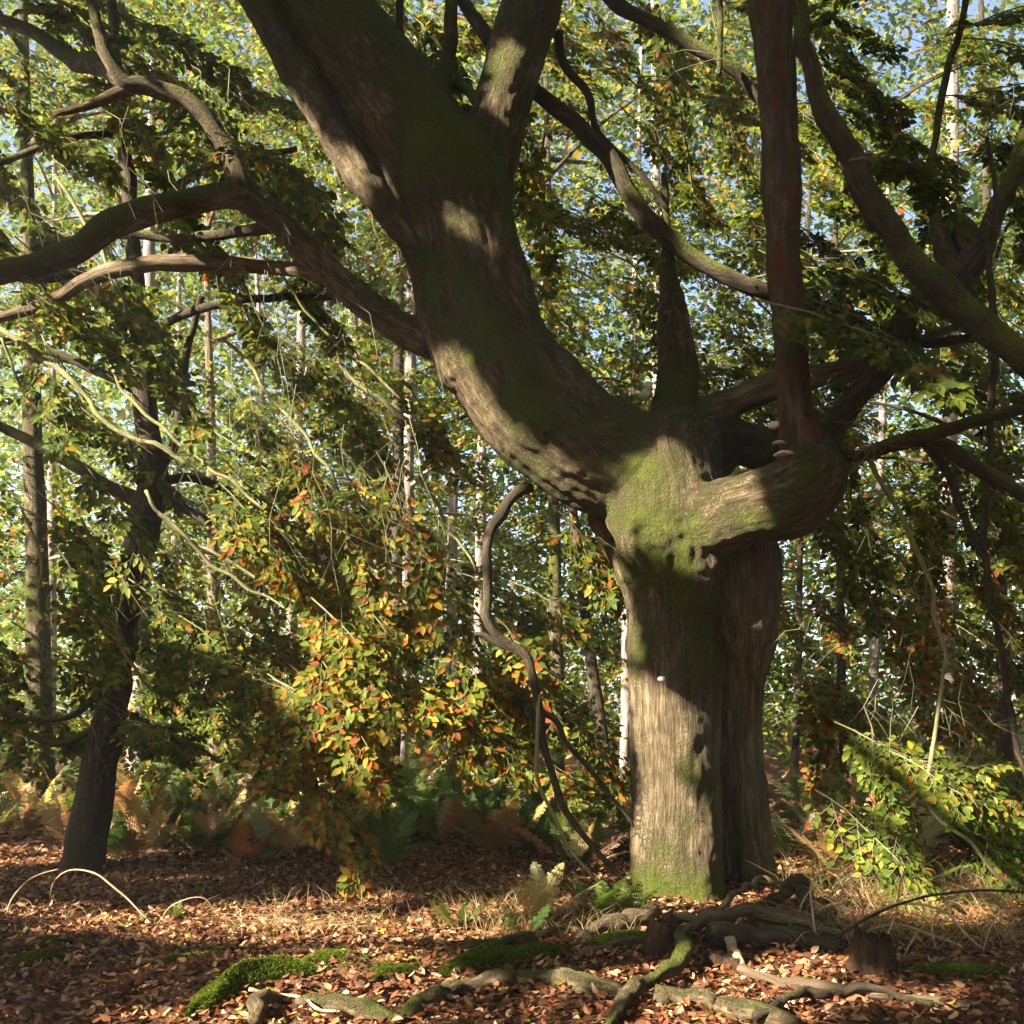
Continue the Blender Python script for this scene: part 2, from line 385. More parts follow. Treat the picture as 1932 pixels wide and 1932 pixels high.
# ------------------------------------------------------------------ the pollard beech (heavy wood as one smooth-blended solid, split into parts)
D0 = 7.8
def chain(rows, d=D0):
    """rows (u, v, radius px, depth offset)"""
    pts = []; rr = []
    for u, v, r_, *o in rows:
        dd = d + (o[0] if o else 0); pts.append(P(u, v, dd)); rr.append(r_ * PX(dd))
    return np.array(pts), np.array(rr)
HEAVY = [
 # name, rows, blend, moss
 ('trunk', [(1285,1790,118),(1284,1735,98),(1279,1690,86),(1276,1600,80),(1276,1450,79),(1272,1300,80),(1270,1180,84),(1268,1080,84)], .03, .38),
 ('trunk', [(1240,1800,60,-.05),(1243,1700,46,-.08),(1245,1560,44,-.06),(1243,1380,50,0),(1240,1200,54,.02),(1240,1080,56,0)], .06, .12),
 ('trunk', [(1325,1790,66,-.1),(1318,1700,52,-.12),(1312,1560,46,-.1),(1310,1400,46,-.06),(1318,1250,46,0)], .05, .42),
 ('trunk', [(1448,1790,40,.2),(1436,1690,34,.22),(1420,1560,32,.22),(1408,1400,34,.2),(1405,1280,44,.18),(1405,1160,66,.16),(1400,1060,72,.14)], .05, .1),
 ('trunk', [(1395,1790,30,.42),(1385,1650,30,.42),(1375,1450,44,.4),(1370,1250,66,.34),(1350,1080,80,.3)], .08, .05),
 ('trunk', [(1175,1770,28,-.1),(1215,1735,34,-.05),(1250,1690,40,.05)], .12, .6),
 ('trunk', [(1335,1790,40,-.25),(1330,1750,36,-.16),(1315,1690,36,-.06)], .1, .6),
 ('trunk', [(1270,1090,78,0),(1262,1020,96,-.12),(1255,950,108,-.1),(1245,880,100,.05),(1280,850,80,.2)], .16, .45),
 ('trunk', [(1238,1020,55,-.3),(1258,1065,42,-.26),(1262,1100,24,-.22)], .05, .35),
 ('trunk', [(1300,960,50,-.36),(1318,1040,40,-.34),(1328,1090,26,-.28),(1335,1120,12,-.22)], .05, .35),
 ('limb', [(1262,925,104,.02),(1180,880,100,0),(1105,850,104,-.02),(1020,780,110,-.03),(955,700,108,0),(915,610,106,0),(888,500,101,0),(866,420,103,.0),(838,350,108,.02)], .045, .7),
 ('limb', [(838,350,106,.02),(765,245,102,.06),(680,130,98,.12),(600,20,96,.18),(520,-110,92,.26),(430,-260,88,.36)], .07, .6),
 ('limb', [(890,390,66,0),(920,300,58,.02),(950,190,54,.05),(985,70,53,.08),(1020,-60,52,.12),(1050,-200,48,.16)], .10, .4),
 ('limb', [(860,700,40,-.1),(822,600,34,-.06),(800,520,30,-.02),(775,440,30,.02),(735,370,26,.04)], .035, .35),
 ('limb', [(800,500,12,-.22),(745,420,24,-.2),(680,330,30,-.17),(610,215,30,-.14),(535,95,30,-.1),(470,-20,28,-.04),(410,-130,26,.02)], .05, .55),
 ('limb', [(1010,800,40,-.36),(950,690,36,-.40),(900,560,34,-.38),(868,450,30,-.36),(850,390,22,-.3)], .09, .75),
 ('limb', [(980,600,30,-.28),(950,480,30,-.30),(935,390,28,-.26),(930,320,22,-.2)], .07, .55),
 ('limb', [(868,650,26,.0),(810,645,30,.02),(750,615,27,.02),(690,575,26,.0),(625,518,28,-.05),(570,462,28,-.1),(510,412,26,-.15),(455,366,29,-.2)], .05, .4),
 ('limb', [(1290,980,64,-.1),(1340,985,68,-.35),(1410,958,66,-.55),(1475,942,76,-.62),(1518,912,74,-.62),(1530,885,58,-.6),(1530,860,46,-.58)], .035, .55),
 ('limb', [(1522,900,60,-.6),(1514,850,47,-.6),(1507,800,36,-.6),(1502,760,31,-.6),(1494,660,30,-.6),(1485,560,31,-.6),(1476,490,33,-.6),(1476,400,32,-.6),(1472,270,34,-.6),(1462,140,38,-.58),(1455,0,42,-.56),(1450,-150,42,-.54)], .05, .1),
 ('limb', [(1530,890,40,-.58),(1562,815,27,-.45),(1610,755,27,-.3),(1665,690,30,-.2),(1705,620,30,-.1),(1750,565,30,0),(1800,535,34,.05)], .05, .25),
 ('limb', [(1250,835,50,.35),(1265,790,42,.45),(1278,735,40,.5),(1277,680,36,.5),(1270,620,30,.5),(1267,565,25,.5),(1262,510,17,.5),(1259,460,12,.5),(1257,400,8,.5),(1252,330,5,.5)], .05, .45),
 ('limb', [(1240,830,40,.4),(1300,790,30,.5),(1370,765,30,.5),(1430,740,30,.5),(1500,718,24,.48),(1580,700,18,.45),(1680,668,13,.4)], .04, .15),
 ('limb', [(1330,860,60,.45),(1385,830,38,.5),(1430,845,40,.45),(1480,835,34,.4),(1530,800,26,.3)], .06, .2),
 ('limb', [(1130,985,22,.45),(1165,1040,24,.42),(1205,1100,34,.36),(1240,1180,40,.3)], .06, .1),
]
def build_pollard():
    import openvdb
    h = .021
    ch = []
    for nm, rows, k, ms in HEAVY:
        p, r = chain(rows); p2, r2 = resample(p, r, .09); ch.append((nm, p2, r2, k, ms))
    lo = np.min([c[1].min(0) - c[2].max() for c in ch], 0) - .15
    hi = np.max([c[1].max(0) + c[2].max() for c in ch], 0) + .15
    shp = np.ceil((hi - lo) / h).astype(int)
    D = np.full(shp, 9.0, np.float32)
    for nm, p, r, k, ms in ch:
        b0 = np.maximum(((p.min(0) - r.max() - .2 - lo) / h).astype(int), 0)
        b1 = np.minimum(((p.max(0) + r.max() + .2 - lo) / h).astype(int) + 1, shp)
        L = np.full(b1 - b0, 9.0, np.float32)
        for i in range(len(p) - 1):
            a, b = p[i], p[i+1]; ra, rb = r[i], r[i+1]; e = max(ra, rb) + .16
            c0 = np.maximum(((np.minimum(a, b) - e - lo) / h).astype(int), b0); c1 = np.minimum(((np.maximum(a, b) + e - lo) / h).astype(int) + 1, b1)
            if np.any(c1 <= c0): continue
            X = (lo[0] + h*np.arange(c0[0], c1[0]))[:, None, None]; Y = (lo[1] + h*np.arange(c0[1], c1[1]))[None, :, None]; Z = (lo[2] + h*np.arange(c0[2], c1[2]))[None, None, :]
            ab = b - a; l2 = ab @ ab + 1e-12
            tt = np.clip(((X-a[0])*ab[0] + (Y-a[1])*ab[1] + (Z-a[2])*ab[2]) / l2, 0, 1)
            dd = np.sqrt((X-a[0]-tt*ab[0])**2 + (Y-a[1]-tt*ab[1])**2 + (Z-a[2]-tt*ab[2])**2) - (ra + tt*(rb-ra))
            sl = tuple(slice(c0[q]-b0[q], c1[q]-b0[q]) for q in range(3))
            np.minimum(L[sl], dd, out=L[sl])
        sl = tuple(slice(b0[q], b1[q]) for q in range(3)); A = D[sl]
        hh = np.clip(k - np.abs(A - L), 0, None) / k
        D[sl] = np.minimum(A, L) - hh*hh*k*.25
    gr = openvdb.FloatGrid(9.0); gr.copyFromArray(np.clip(D, -.3, 9.0).astype(np.float32))
    pts, quads = gr.convertToQuads(0.0)[:2]
    v = np.asarray(pts, float) * h + lo; q = np.asarray(quads, np.int64)
    # label by chain and local bark coordinates
    allp = np.concatenate([c[1] for c in ch]); allr = np.concatenate([c[2] for c in ch])
    cid = np.concatenate([np.full(len(c[1]), i) for i, c in enumerate(ch)])
    fr = [frames(c[1]) for c in ch]
    T = np.concatenate([f[0] for f in fr]); NN = np.concatenate([f[1] for f in fr]); BB = np.concatenate([f[2] for f in fr])
    AL = np.concatenate([np.concatenate([[0], np.cumsum(np.linalg.norm(np.diff(c[1], axis=0), axis=1))]) for c in ch])
    near = np.zeros(len(v), int)
    for s in range(0, len(v), 20000):
        w_ = v[s:s+20000]
        d2 = ((w_**2).sum(1)[:, None] + (allp**2).sum(1)[None] - 2*w_ @ allp.T)
        near[s:s+20000] = np.argmin(np.sqrt(np.maximum(d2, 0)) - allr[None], 1)
    off = v - allp[near]; lab = cid[near]
    bark = np.stack([(off*NN[near]).sum(1), (off*BB[near]).sum(1), AL[near] + (off*T[near]).sum(1) + lab*3.3], 1)
    # relief: broad lumps, flutes along the grain, burrs on the collar
    nrm = vnormals(v, q)
    col_u, col_v = proj(v)
    coll = np.exp(-(((col_u-1265)/120)**2 + ((col_v-985)/110)**2))
    q3 = bark * np.array([1, 1, .22])
    dis = .022*fbm(v*2.6, 2, 3) + .017*fbm(q3*11, 2, 7) + .008*fbm(v*16, 2, 23)
    dis += coll * (.018*fbm(v*9, 3, 29) + .010*np.maximum(0, vnoise(v*21, 31)))
    v2 = v + nrm*dis[:, None]
    nrm = vnormals(v2, q)
    mo = np.array([c[4] for c in ch])[lab]
    zb = v2[:, 2]
    moss = mo + .25*nrm[:, 2]*(mo > .2) + .5*fbm(v*1.9, 3, 61) + .02
    moss += np.clip(.55 - zb, 0, .5)*1.4
    moss -= .5*np.exp(-(((col_u-900)/130)**2 + ((col_v-800)/160)**2)) * (nrm[:, 2] < -.1)
    moss = np.clip(moss, 0, 1)
    keepname = {'trunk': [i for i, c in enumerate(ch) if c[0] == 'trunk']}
    return ch, v2, q, lab, bark, moss, nrm
def vnormals(v, q):
    a, b, c, d = (v[q[:, i]] for i in range(4))
    fn = np.cross(c - a, d - b); n = np.zeros_like(v)
    for i in range(4): np.add.at(n, q[:, i], fn)
    return norm(n)

base_main = np.array([1.32, D0, .05])
beech = root('beech_tree', 'huge old mossy pollard beech with leaning limb and elbowed bough', 'tree', base_main)
ch, v2, q, lab, bark, moss, nrm = build_pollard()
# parts: the trunk chains together, then each limb (side ridges go with the limb they run along)
owner = {}
limb_no = {10: 'A', 11: 'B', 12: 'C', 13: 'A', 14: 'B', 15: 'A', 16: 'A', 17: 'D', 18: 'E', 19: 'F', 20: 'G', 21: 'H', 22: 'I', 23: 'J', 24: 'K'}
part = np.array([limb_no.get(i, 'T') for i in range(len(ch))])[lab]
fp = part[q[:, 0]]
info = {'T': ('trunk', M_beech, None), 'A': ('limb', M_limb, 'massive leaning mossy limb above the collar'), 'B': ('limb', M_limb, 'thick upper limb slanting away to the top'),
        'C': ('limb', M_limb, 'dark straight upper fork'), 'D': ('limb', M_limb, None), 'E': ('limb', M_limb, 'bulging sunlit elbow bough'), 'F': ('limb', M_stem, 'upright stem with reddish peeling bark'),
        'G': ('limb', M_dark, None), 'H': ('snag', M_limb, 'broken mossy snag tapering to a pale point'), 'I': ('limb', M_dead, 'dead rotten horizontal limb'), 'J': ('limb', M_dark, None), 'K': ('limb', M_beech, None)}
for key, (nm, mat, lb) in info.items():
    fq = q[fp == key]
    if not len(fq): continue
    us, inv = np.unique(fq, return_inverse=True)
    mb = MB(); mb.add(v2[us], inv.reshape(-1, 4), bark=bark[us], moss=moss[us])
    o = mb.build(nm, mat, beech, normals=nrm[us])
    if lb: o['label'] = lb

def branch(par, rows, mat, d=D0, sides=9, rough=.13, moss=.35, name='branch', wob=.012, seed=None, step=.07):
    p, r = chain(rows, d); mb = MB()
    pp, rr = tube(mb, p, r, sides, step, rough, moss, seed if seed is not None else len(bpy.data.objects), wob=wob)
    return mb.build(name, mat, par), pp, rr
SK = []      # skeleton pieces that twigs may grow from
def br(rows, mat=M_dark, **k):
    o, p, r = branch(beech, rows, mat, **k); SK.append((p, r)); return o
# left limb forks
br([(458,370,28,-.2),(437,300,20,-.22),(418,262,18,-.24),(385,215,17,-.3),(335,182,17,-.35),(280,165,16,-.4),(235,158,15,-.45),(205,110,13,-.5),(185,60,11,-.5),(170,0,9,-.5),(150,-80,8,-.5)], M_limb, moss=.5)
br([(250,160,14,-.42),(200,185,9,-.45),(150,205,7,-.5),(100,212,5,-.5)], M_limb, moss=.1)
br([(470,372,27,-.2),(400,372,23,-.25),(330,388,23,-.3),(265,402,25,-.34),(205,425,25,-.38),(150,468,22,-.42),(80,495,22,-.5),(0,512,21,-.6),(-120,540,20,-.7)], M_limb, moss=.62)
br([(235,158,14,-.4),(180,120,18,-.1),(140,115,16,.1),(60,60,12,.3),(-40,20,10,.5)], M_limb, moss=.5)
br([(520,425,12,.0),(430,440,10,.2),(330,450,9,.4),(200,440,8,.5),(60,470,7,.6)], M_dark)
br([(640,525,12,.1),(520,505,13,.4),(440,500,14,.5),(380,497,16,.5),(320,495,15,.5),(260,500,14,.5),(180,520,14,.6),(90,570,11,.7),(-30,610,10,.8)], M_dead, moss=.1)
# right crown
br([(1800,535,34,.05),(1838,490,31,.0),(1862,445,22,0),(1888,375,18,0),(1915,320,16,0),(1940,240,16,0),(1970,120,14,0)], M_dark)
br([(1800,530,22,.05),(1782,480,18,.02),(1768,430,14,.02),(1758,370,9,.02),(1757,300,8,.02)], M_limb, moss=.5)
br([(1840,480,26,0),(1822,435,24,.02),(1800,418,20,.04),(1785,440,14,.05),(1775,470,12,.05)], M_limb, moss=.7)
br([(1757,300,7,.02),(1770,220,7,.05),(1785,140,7,.1),(1810,60,6,.1),(1830,-30,6,.1)], M_dark)
br([(1545,850,20,-.45),(1600,858,11,-.4),(1650,852,13,-.4),(1690,838,15,-.4),(1730,826,16,-.4),(1790,808,13,-.45),(1860,790,11,-.5),(1950,770,9,-.5)], M_dark)
br([(1745,826,15,-.4),(1790,845,15,-.42),(1840,880,14,-.45),(1890,910,13,-.5),(1950,945,12,-.5)], M_dark)
br([(1640,860,5.0,-.4),(1680,930,4.3,-.4),(1715,1000,5.0,-.4),(1748,1080,4.3,-.4),(1768,1160,4.3,-.4),(1780,1230,3.7,-.4),(1782,1290,3.7,-.4),(1770,1370,3.7,-.4),(1760,1430,4.3,-.4),(1747,1500,4.3,-.4),(1770,1545,3.7,-.4),(1830,1590,3.7,-.4),(1880,1650,3.1,-.4),(1950,1690,2.5,-.4)], M_twig, moss=.3, wob=.03)
br([(1740,835,8,-.35),(1790,900,8,-.3),(1830,1000,7,-.3),(1855,1040,7,-.3),(1868,1130,7,-.3),(1890,1230,6,-.3),(1905,1330,6,-.3),(1925,1430,5,-.3),(1950,1500,4,-.3)], M_dark)
br([(1690,640,10,-.1),(1760,650,9,-.2),(1870,640,8,-.3),(1872,720,7,-.3),(1868,830,7,-.3),(1860,930,6,-.3),(1855,1040,6,-.3)], M_dark)
br([(1520,600,12,.45),(1600,615,12,.4),(1670,640,10,.4),(1740,690,9,.4),(1810,730,8,.4),(1880,760,6,.4)], M_dark)
br([(1680,668,12,.4),(1730,645,10,.4),(1790,620,8,.4),(1850,600,6,.4)], M_dead, moss=.1)
# long thin branch running behind the upper fork down to the right
br([(845,-60,13,.3),(880,10,13,.3),(925,80,14,.3),(975,140,14,.32),(1040,195,15,.35),(1100,245,16,.35),(1150,300,16,.35),(1185,360,17,.35),(1225,420,17,.35),(1290,470,15,.35),(1360,515,15,.32),(1440,548,14,.3),(1530,568,12,.3),(1600,592,9,.3),(1650,632,7,.3)], M_dark, moss=.3)
br([(1120,-40,13,.4),(1170,15,13,.4),(1240,50,13,.4),(1310,85,12,.4),(1370,120,9,.4),(1430,185,8,.4),(1470,230,7,.4)], M_dark)
br([(838,185,14,.1),(842,140,14,.15),(850,60,13,.2),(850,-40,12,.25)], M_limb, moss=.6)
br([(757,110,9,.15),(755,50,8,.2),(757,-30,8,.25)], M_dark)
br([(905,205,9,.1),(880,170,9,.2),(862,160,8,.22)], M_dark)
br([(1357,-30,6,.2),(1360,60,6,.2),(1358,140,5,.2)], M_dark)
br([(1050,60,10,.3),(1065,120,8,.4),(1110,180,8,.4),(1130,250,6,.4),(1210,330,5,.4),(1260,400,4,.4)], M_dark)
# hanging branch in front of the far wood
br([(1000,915,12,-.05),(965,938,11,-.1),(945,975,11,-.1),(925,1005,10,-.1),(918,1060,9,-.1),(920,1120,9,-.1),(918,1165,10,-.1),(945,1205,9,-.1),(990,1235,9,-.1),(1005,1280,8,-.1),(1018,1340,8,-.1),(1025,1400,7,-.1),(1045,1470,7,-.1),(1060,1520,7,-.1),(1095,1570,6,-.1),(1140,1620,6,-.1),(1175,1660,5,-.1),(1205,1690,4,-.1)], M_dark, moss=.1, wob=.006)
br([(990,1235,6,-.1),(940,1215,6,-.1),(915,1198,5,-.1),(895,1195,4,-.1)], M_dark, moss=0)
br([(1018,1340,6,-.1),(1050,1360,6,-.1),(1065,1400,5,-.1),(1110,1450,5,-.1),(1165,1520,4,-.1),(1195,1560,3,-.1)], M_dark, moss=0)
br([(1015,1310,4,-.12),(1012,1400,4,-.12),(1012,1470,4,-.12),(1040,1530,3,-.12),(1075,1600,3,-.12),(1120,1660,3,-.12)], M_twig, moss=.1)
# bracket fungi and a small tag
def bracket(par, c, w_, dp, th, yaw):
    m = 14; mb = MB(); v = []; 
    for k, (s, z) in enumerate(((0, 0), (.6, th*.9), (.95, th*.35), (1, 0), (.9, -th*.45), (.0, -th*.9))):
        for i in range(m):
            a = math.pi * i / (m-1); rr = s * (1 + .08*math.sin(5*a))
            x, y = math.cos(a)*w_*rr, -math.sin(a)*dp*rr + (0 if s else .0)
            v.append([c[0] + x*math.cos(yaw) - y*math.sin(yaw), c[1] + x*math.sin(yaw) + y*math.cos(yaw), c[2] + z - .1*dp*s])
    a = (np.arange(5)[:, None]*m + np.arange(m-1)[None]).ravel()
    mb.add(v, np.stack([a, a+1, a+m+1, a+m], 1)); return mb.build('bracket_fungus', M_fungus, par)
bracket(beech, P(1480,856,7.0), .07, .09, .02, R(-35)); bracket(beech, P(1470,835,7.03), .045, .07, .012, R(-30))
bracket(beech, P(1464,802,7.05), .05, .06, .03, R(-80))
bracket(beech, P(1224,745,8.25), .07, .075, .06, R(-90)); bracket(beech, P(1228,732,8.22), .05, .05, .05, R(-80))
mb = MB(); m_ = 16
an = np.arange(m_)/m_*2*np.pi; c0 = P(1250,1280,7.30)
ring = lambda rr, y: np.stack([c0[0]+np.cos(an)*rr, np.full(m_, c0[1]+y), c0[2]+np.sin(an)*rr], 1)
vv = np.vstack([ring(.019, .13), ring(.019, 0), ring(.016, -.004)]); a = np.arange(m_); an1 = (a+1) % m_
mb.add(vv, [np.concatenate([np.stack([a, an1, m_+an1, m_+a], 1), np.stack([m_+a, m_+an1, 2*m_+an1, 2*m_+a], 1)]), (2*m_+a)[None]])
tagobj = mb.build('tree_tag', M_tag); tag(tagobj, 'small round white tag nailed to the old beech trunk', 'tag')

# ------------------------------------------------------------------ dark leaning tree at left
DL = 9.6
lt = root('beech_tree', 'slender dark tree leaning right at the edge of the bracken', 'tree', P(160, 1640, DL))
def lbr(rows, mat=M_dark, **k): return branch(lt, rows, mat, d=DL, **k)
tr_, _, _ = lbr([(148,1690,52),(155,1640,42),(168,1560,37),(185,1460,33),(205,1360,31),(222,1250,29),(238,1150,28),(252,1080,28),(268,1010,30),(282,950,30),(292,890,27),(283,820,22),(272,740,20),(268,660,18),(262,560,16),(250,430,14),(235,250,12),(215,60,10),(200,-100,8)], sides=16, moss=.15, name='trunk', wob=.02)
for rows in ([(282,955,16),(200,915,12),(130,872,12),(60,832,10),(-30,790,9)],
             [(290,900,14),(350,960,9,-.2),(420,1000,8,-.3),(520,1050,7,-.4),(600,1110,6,-.4),(660,1160,5,-.4)],
             [(270,740,12),(180,700,9),(80,660,8),(-20,640,7)],
             [(290,890,12),(330,840,10),(340,760,9),(350,680,7),(380,560,6)],
             [(225,1240,8),(150,1340,6,-.3),(60,1355,6,-.4),(-30,1330,5,-.4)],
             [(205,1350,8),(130,1400,7,-.2),(60,1390,7,-.3),(-30,1350,6,-.3)],
             [(268,660,9),(330,600,8,-.2),(430,570,8,-.4),(540,560,7,-.5),(640,560,6,-.6)],
             [(262,560,9),(170,520,8,-.3),(60,530,7,-.4),(-40,500,7,-.4)],
             [(250,430,8),(330,350,7,-.4),(440,300,6,-.6),(560,280,5,-.6)],
             [(235,250,8),(130,260,7,-.5),(20,300,6,-.6),(-40,320,6,-.6)],
             [(290,910,10),(360,900,9,.2),(440,930,8,.3),(540,990,7,.3),(620,1060,6,.3),(700,1120,5,.3)]):
    lbr(rows)

# drooping pale branchlets, upper left to lower right
def droop(par, rows, d, mat=M_twig, moss=.5):
    return branch(par, [(u, v, r_*.72) for u, v, r_ in rows], mat, d=d, sides=6, moss=moss, wob=.035, rough=.15)
for rows in ([(-20,610,9),(60,665,8),(130,720,8),(200,790,7),(290,840,7),(350,880,6)],
             [(155,590,5),(200,680,5),(250,760,5),(330,830,5),(420,900,5),(500,960,4)],
             [(420,640,5),(470,690,5),(520,760,5),(590,840,5),(640,930,4)],
             [(270,930,5),(330,1000,5),(400,1060,5),(470,1110,4),(560,1160,3)],
             [(150,980,4),(190,1060,5),(210,1150,5),(240,1240,5),(290,1300,4),(330,1330,3)],
             [(300,970,5),(380,1030,4),(480,1090,4),(590,1150,3)],
             [(0,640,4),(40,720,4),(100,800,4),(180,840,3)],
             [(40,960,4),(80,1060,4),(75,1150,4),(95,1200,3)],
             [(500,480,4),(560,560,4),(620,640,4),(690,690,4),(760,760,4)],
             [(640,690,7),(700,740,8),(760,790,8),(820,800,6)],
             [(720,840,5),(780,900,5),(830,960,5),(850,1010,4),(900,1080,4)],
             [(100,330,6),(170,430,6),(220,540,5),(260,640,5)]):
    droop(lt, rows, 8.8)

# ------------------------------------------------------------------ neighbour tree: its long bough crosses the right edge
nb = root('beech_tree', 'neighbouring beech whose long thick bough crosses beside the reddish stem', 'tree', np.array([5.6, 6.9, .0]))
branch(nb, [(2460,1800,60,0),(2450,1500,54,0),(2430,1100,52,0),(2400,900,50,0),(2390,500,46,0),(2400,0,40,0),(2400,-500,30,0)], M_dark, d=6.9, sides=16, name='trunk', moss=.3, wob=.03)
branch(nb, [(2400,960,40,0),(2250,860,34,.0),(2080,765,31,0),(1960,700,29,0),(1890,645,27,0),(1820,590,26,0),(1755,530,25,0),(1700,470,24,0),(1655,400,23,0),(1615,320,22,0),(1585,255,20,0),(1545,185,18,0),(1520,100,16,0),(1508,20,15,0),(1500,-80,14,0)], M_dark, d=6.9, sides=14, name='limb', moss=.45, wob=.02)
branch(nb, [(1890,645,12),(1872,580,7),(1868,480,6),(1880,380,5),(1860,260,4)], M_dark, d=6.9)

# ------------------------------------------------------------------ background trees
def bg_tree(rows, d, mat, label, moss=.1, group=None, lean=0, lab_branch=True, crown=True, seed=0, wy=.08, wo=.03):
    """rows (u, v, r): visible run of the stem; carried down to the ground and up out of the frame"""
    r_ = np.random.default_rng(seed)
    (u0, v0, r0), (u1, v1, r1) = rows[0], rows[-1]
    top = P(u1, v1, d); bot = P(u0, v0, d)
    sl = (top - bot) / (top[2] - bot[2])
    gz = ground(bot[0], d)[0]
    foot = bot + sl * (gz - bot[2]); Ht = max(top[2] + 6, r_.uniform(11, 15))
    tip = top + sl * (Ht - top[2]); px = PX(d)
    pts = [foot - [0, 0, .3], foot + [0, 0, .25], bot, (bot+top)/2, top, tip] if bot[2] > gz + .6 else [foot - [0, 0, .3], foot + sl*.5, (bot+top)/2, top, tip]
    rad = [r0*1.5*px, r0*1.15*px, r0*px, (r0+r1)/2*px, r1*px, r1*.35*px][-len(pts):]
    rad[0] = r0*1.4*px
    t_ = root('pine_tree' if mat is M_pine else 'beech_tree', label, 'tree', foot, group)
    mb = MB(); tube(mb, pts, rad, 12, .35, .09, moss, seed, wob=.02); mb.build('trunk', mat, t_)
    F = Foliage()
    n = r_.integers(5, 8)
    for i in range(n):
        z = r_.uniform(max(3.2, Ht*.3), Ht*.95); c = foot + sl*(z - foot[2]); a = r_.uniform(0, 2*math.pi)
        L = r_.uniform(1.5, 3.2); dv = np.array([math.cos(a), math.sin(a), r_.uniform(.0, .5)])
        lim = MB(); tube(lim, [c, c + dv*L*.5, c + dv*L + [0, 0, -.15*L]], [r1*.4*px, r1*.25*px, r1*.08*px], 6, .3, .1, 0, seed+i); lim.build('limb', mat, t_)
        for k in range(5):
            o = c + dv*L*r_.uniform(.3, 1.0)
            leafy_branch(F, r_, o, norm(np.array([dv[0]+r_.normal(0,.6), dv[1]+r_.normal(0,.6), r_.normal(-.1,.3)])), r_.uniform(.9, 1.6), .3, leaf=.085, n_spray=6, colr=colour(wy, wo), scale=1.1, keep=.75)
    if crown:
        a_ = F.cat(); g_ = ~shades_far_stem(a_[0]); a_ = [x[g_] for x in a_]; mb = MB(); leaves(mb, *a_, six=False); tag(mb.build('crown', M_leaf, t_, smooth=False), kind='stuff')
    return t_
BG = [([(262,1300,19),(268,1050,17)], 18, M_pine, 'sunlit pale trunk just behind the dark leaning tree'),
      ([(95,1400,10),(97,1080,9)], 22, M_pine, 'thin sunlit stem beside the broad mossy trunk at the wood edge'),
      ([(78,1490,25),(66,950,20)], 14, M_limb, 'broad dim mossy trunk rising behind bracken near the dark leaning tree'),
      ([(848,1270,11),(856,880,9)], 23, M_pine, 'slim grey trunk standing left of its twin, behind the hanging branch'),
      ([(904,1280,12),(908,950,10)], 22, M_pine, 'grey furrowed trunk crossed by the hanging branch'),
      ([(765,1150,11),(772,780,12)], 19, M_pine, 'reddish straight trunk paired with a dark one behind yellow leaves'),
      ([(748,1150,10),(752,790,11)], 18, M_dark, 'dark straight trunk touching the reddish trunk'),
      ([(1052,1370,13),(1046,1050,12)], 16, M_limb, 'yellow green mossy trunk left of the pollard'),
      ([(1176,1480,10),(1184,1150,9)], 19, M_pine, 'bright white trunk peeping past the edge of the pollard'),
      ([(408,1400,14),(404,1180,13)], 20, M_dead, 'reddish brown trunk half hidden behind the drooping leaves'),
      ([(1125,1330,12),(1098,1100,10)], 15, M_dark, 'crooked dark trunk draped with moss behind the hanging branch'),
      ([(528,1330,8),(522,1220,8)], 21, M_pine, 'narrow sunlit stem glimpsed through yellow leaves'),
      ([(690,820,12),(676,690,11)], 24, M_pine, 'pale grey trunk high behind the leaning limb'),
      ([(1896,1400,15),(1888,1150,13)], 16, M_dark, 'dim grey trunk beyond the twigs at the bracken edge'),
      ([(1592,1490,10),(1590,1350,9)], 15, M_dark, 'short dark sapling stem among the russet leaves'),
      ([(1790,1100,14),(1798,0,11)], 17, M_pine, 'tall pale trunk behind the forked mossy bough'),
      ([(1500,1450,8),(1503,1330,7)], 17, M_dark, 'thin sapling stem next to the shaded side of the pollard'),
      ([(1650,1250,9),(1660,900,8)], 21, M_pine, 'far slender trunk seen through the right hand twigs'),
      ([(560,900,9),(570,600,8)], 24, M_pine, 'far slender trunk under the forked limb'),
      ([(1240,700,10),(1236,300,9)], 25, M_pine, 'far straight trunk behind the broken snag'),
      ([(330,1100,8),(334,800,7)], 26, M_pine, 'far thin trunk beyond the dark leaning tree')]
for i, (rows, d, mat, lb) in enumerate(BG):
    pass
# open lanes through the wood along which the sun reaches the far stems
E1 = norm(np.cross(SUN, [0, 0, 1.])); E2 = np.cross(E1, SUN); LANE = []
for i in (0, 1, 3, 4, 5, 7, 8, 11, 12, 15):
    (a0, b0, q0), (a1, b1, q1) = BG[i][0][0], BG[i][0][-1]
    for f_ in np.linspace(0, 1, 7): LANE.append(P(a0+(a1-a0)*f_, b0+(b1-b0)*f_, BG[i][1]))
LANE = np.array(LANE)
def shades_far_stem(p, w_=.3):
    k = np.zeros(len(p), bool); x, y, z = p @ E1, p @ E2, p @ SUN
    for q_ in LANE: k |= ((x - q_ @ E1)**2 + (y - q_ @ E2)**2 < w_*w_) & (z > q_ @ SUN + .1)
    return k
for i, (rows, d, mat, lb) in enumerate(BG):
    bg_tree(rows, d, mat, lb, moss=.5 if mat is M_limb else 0, seed=200+i)

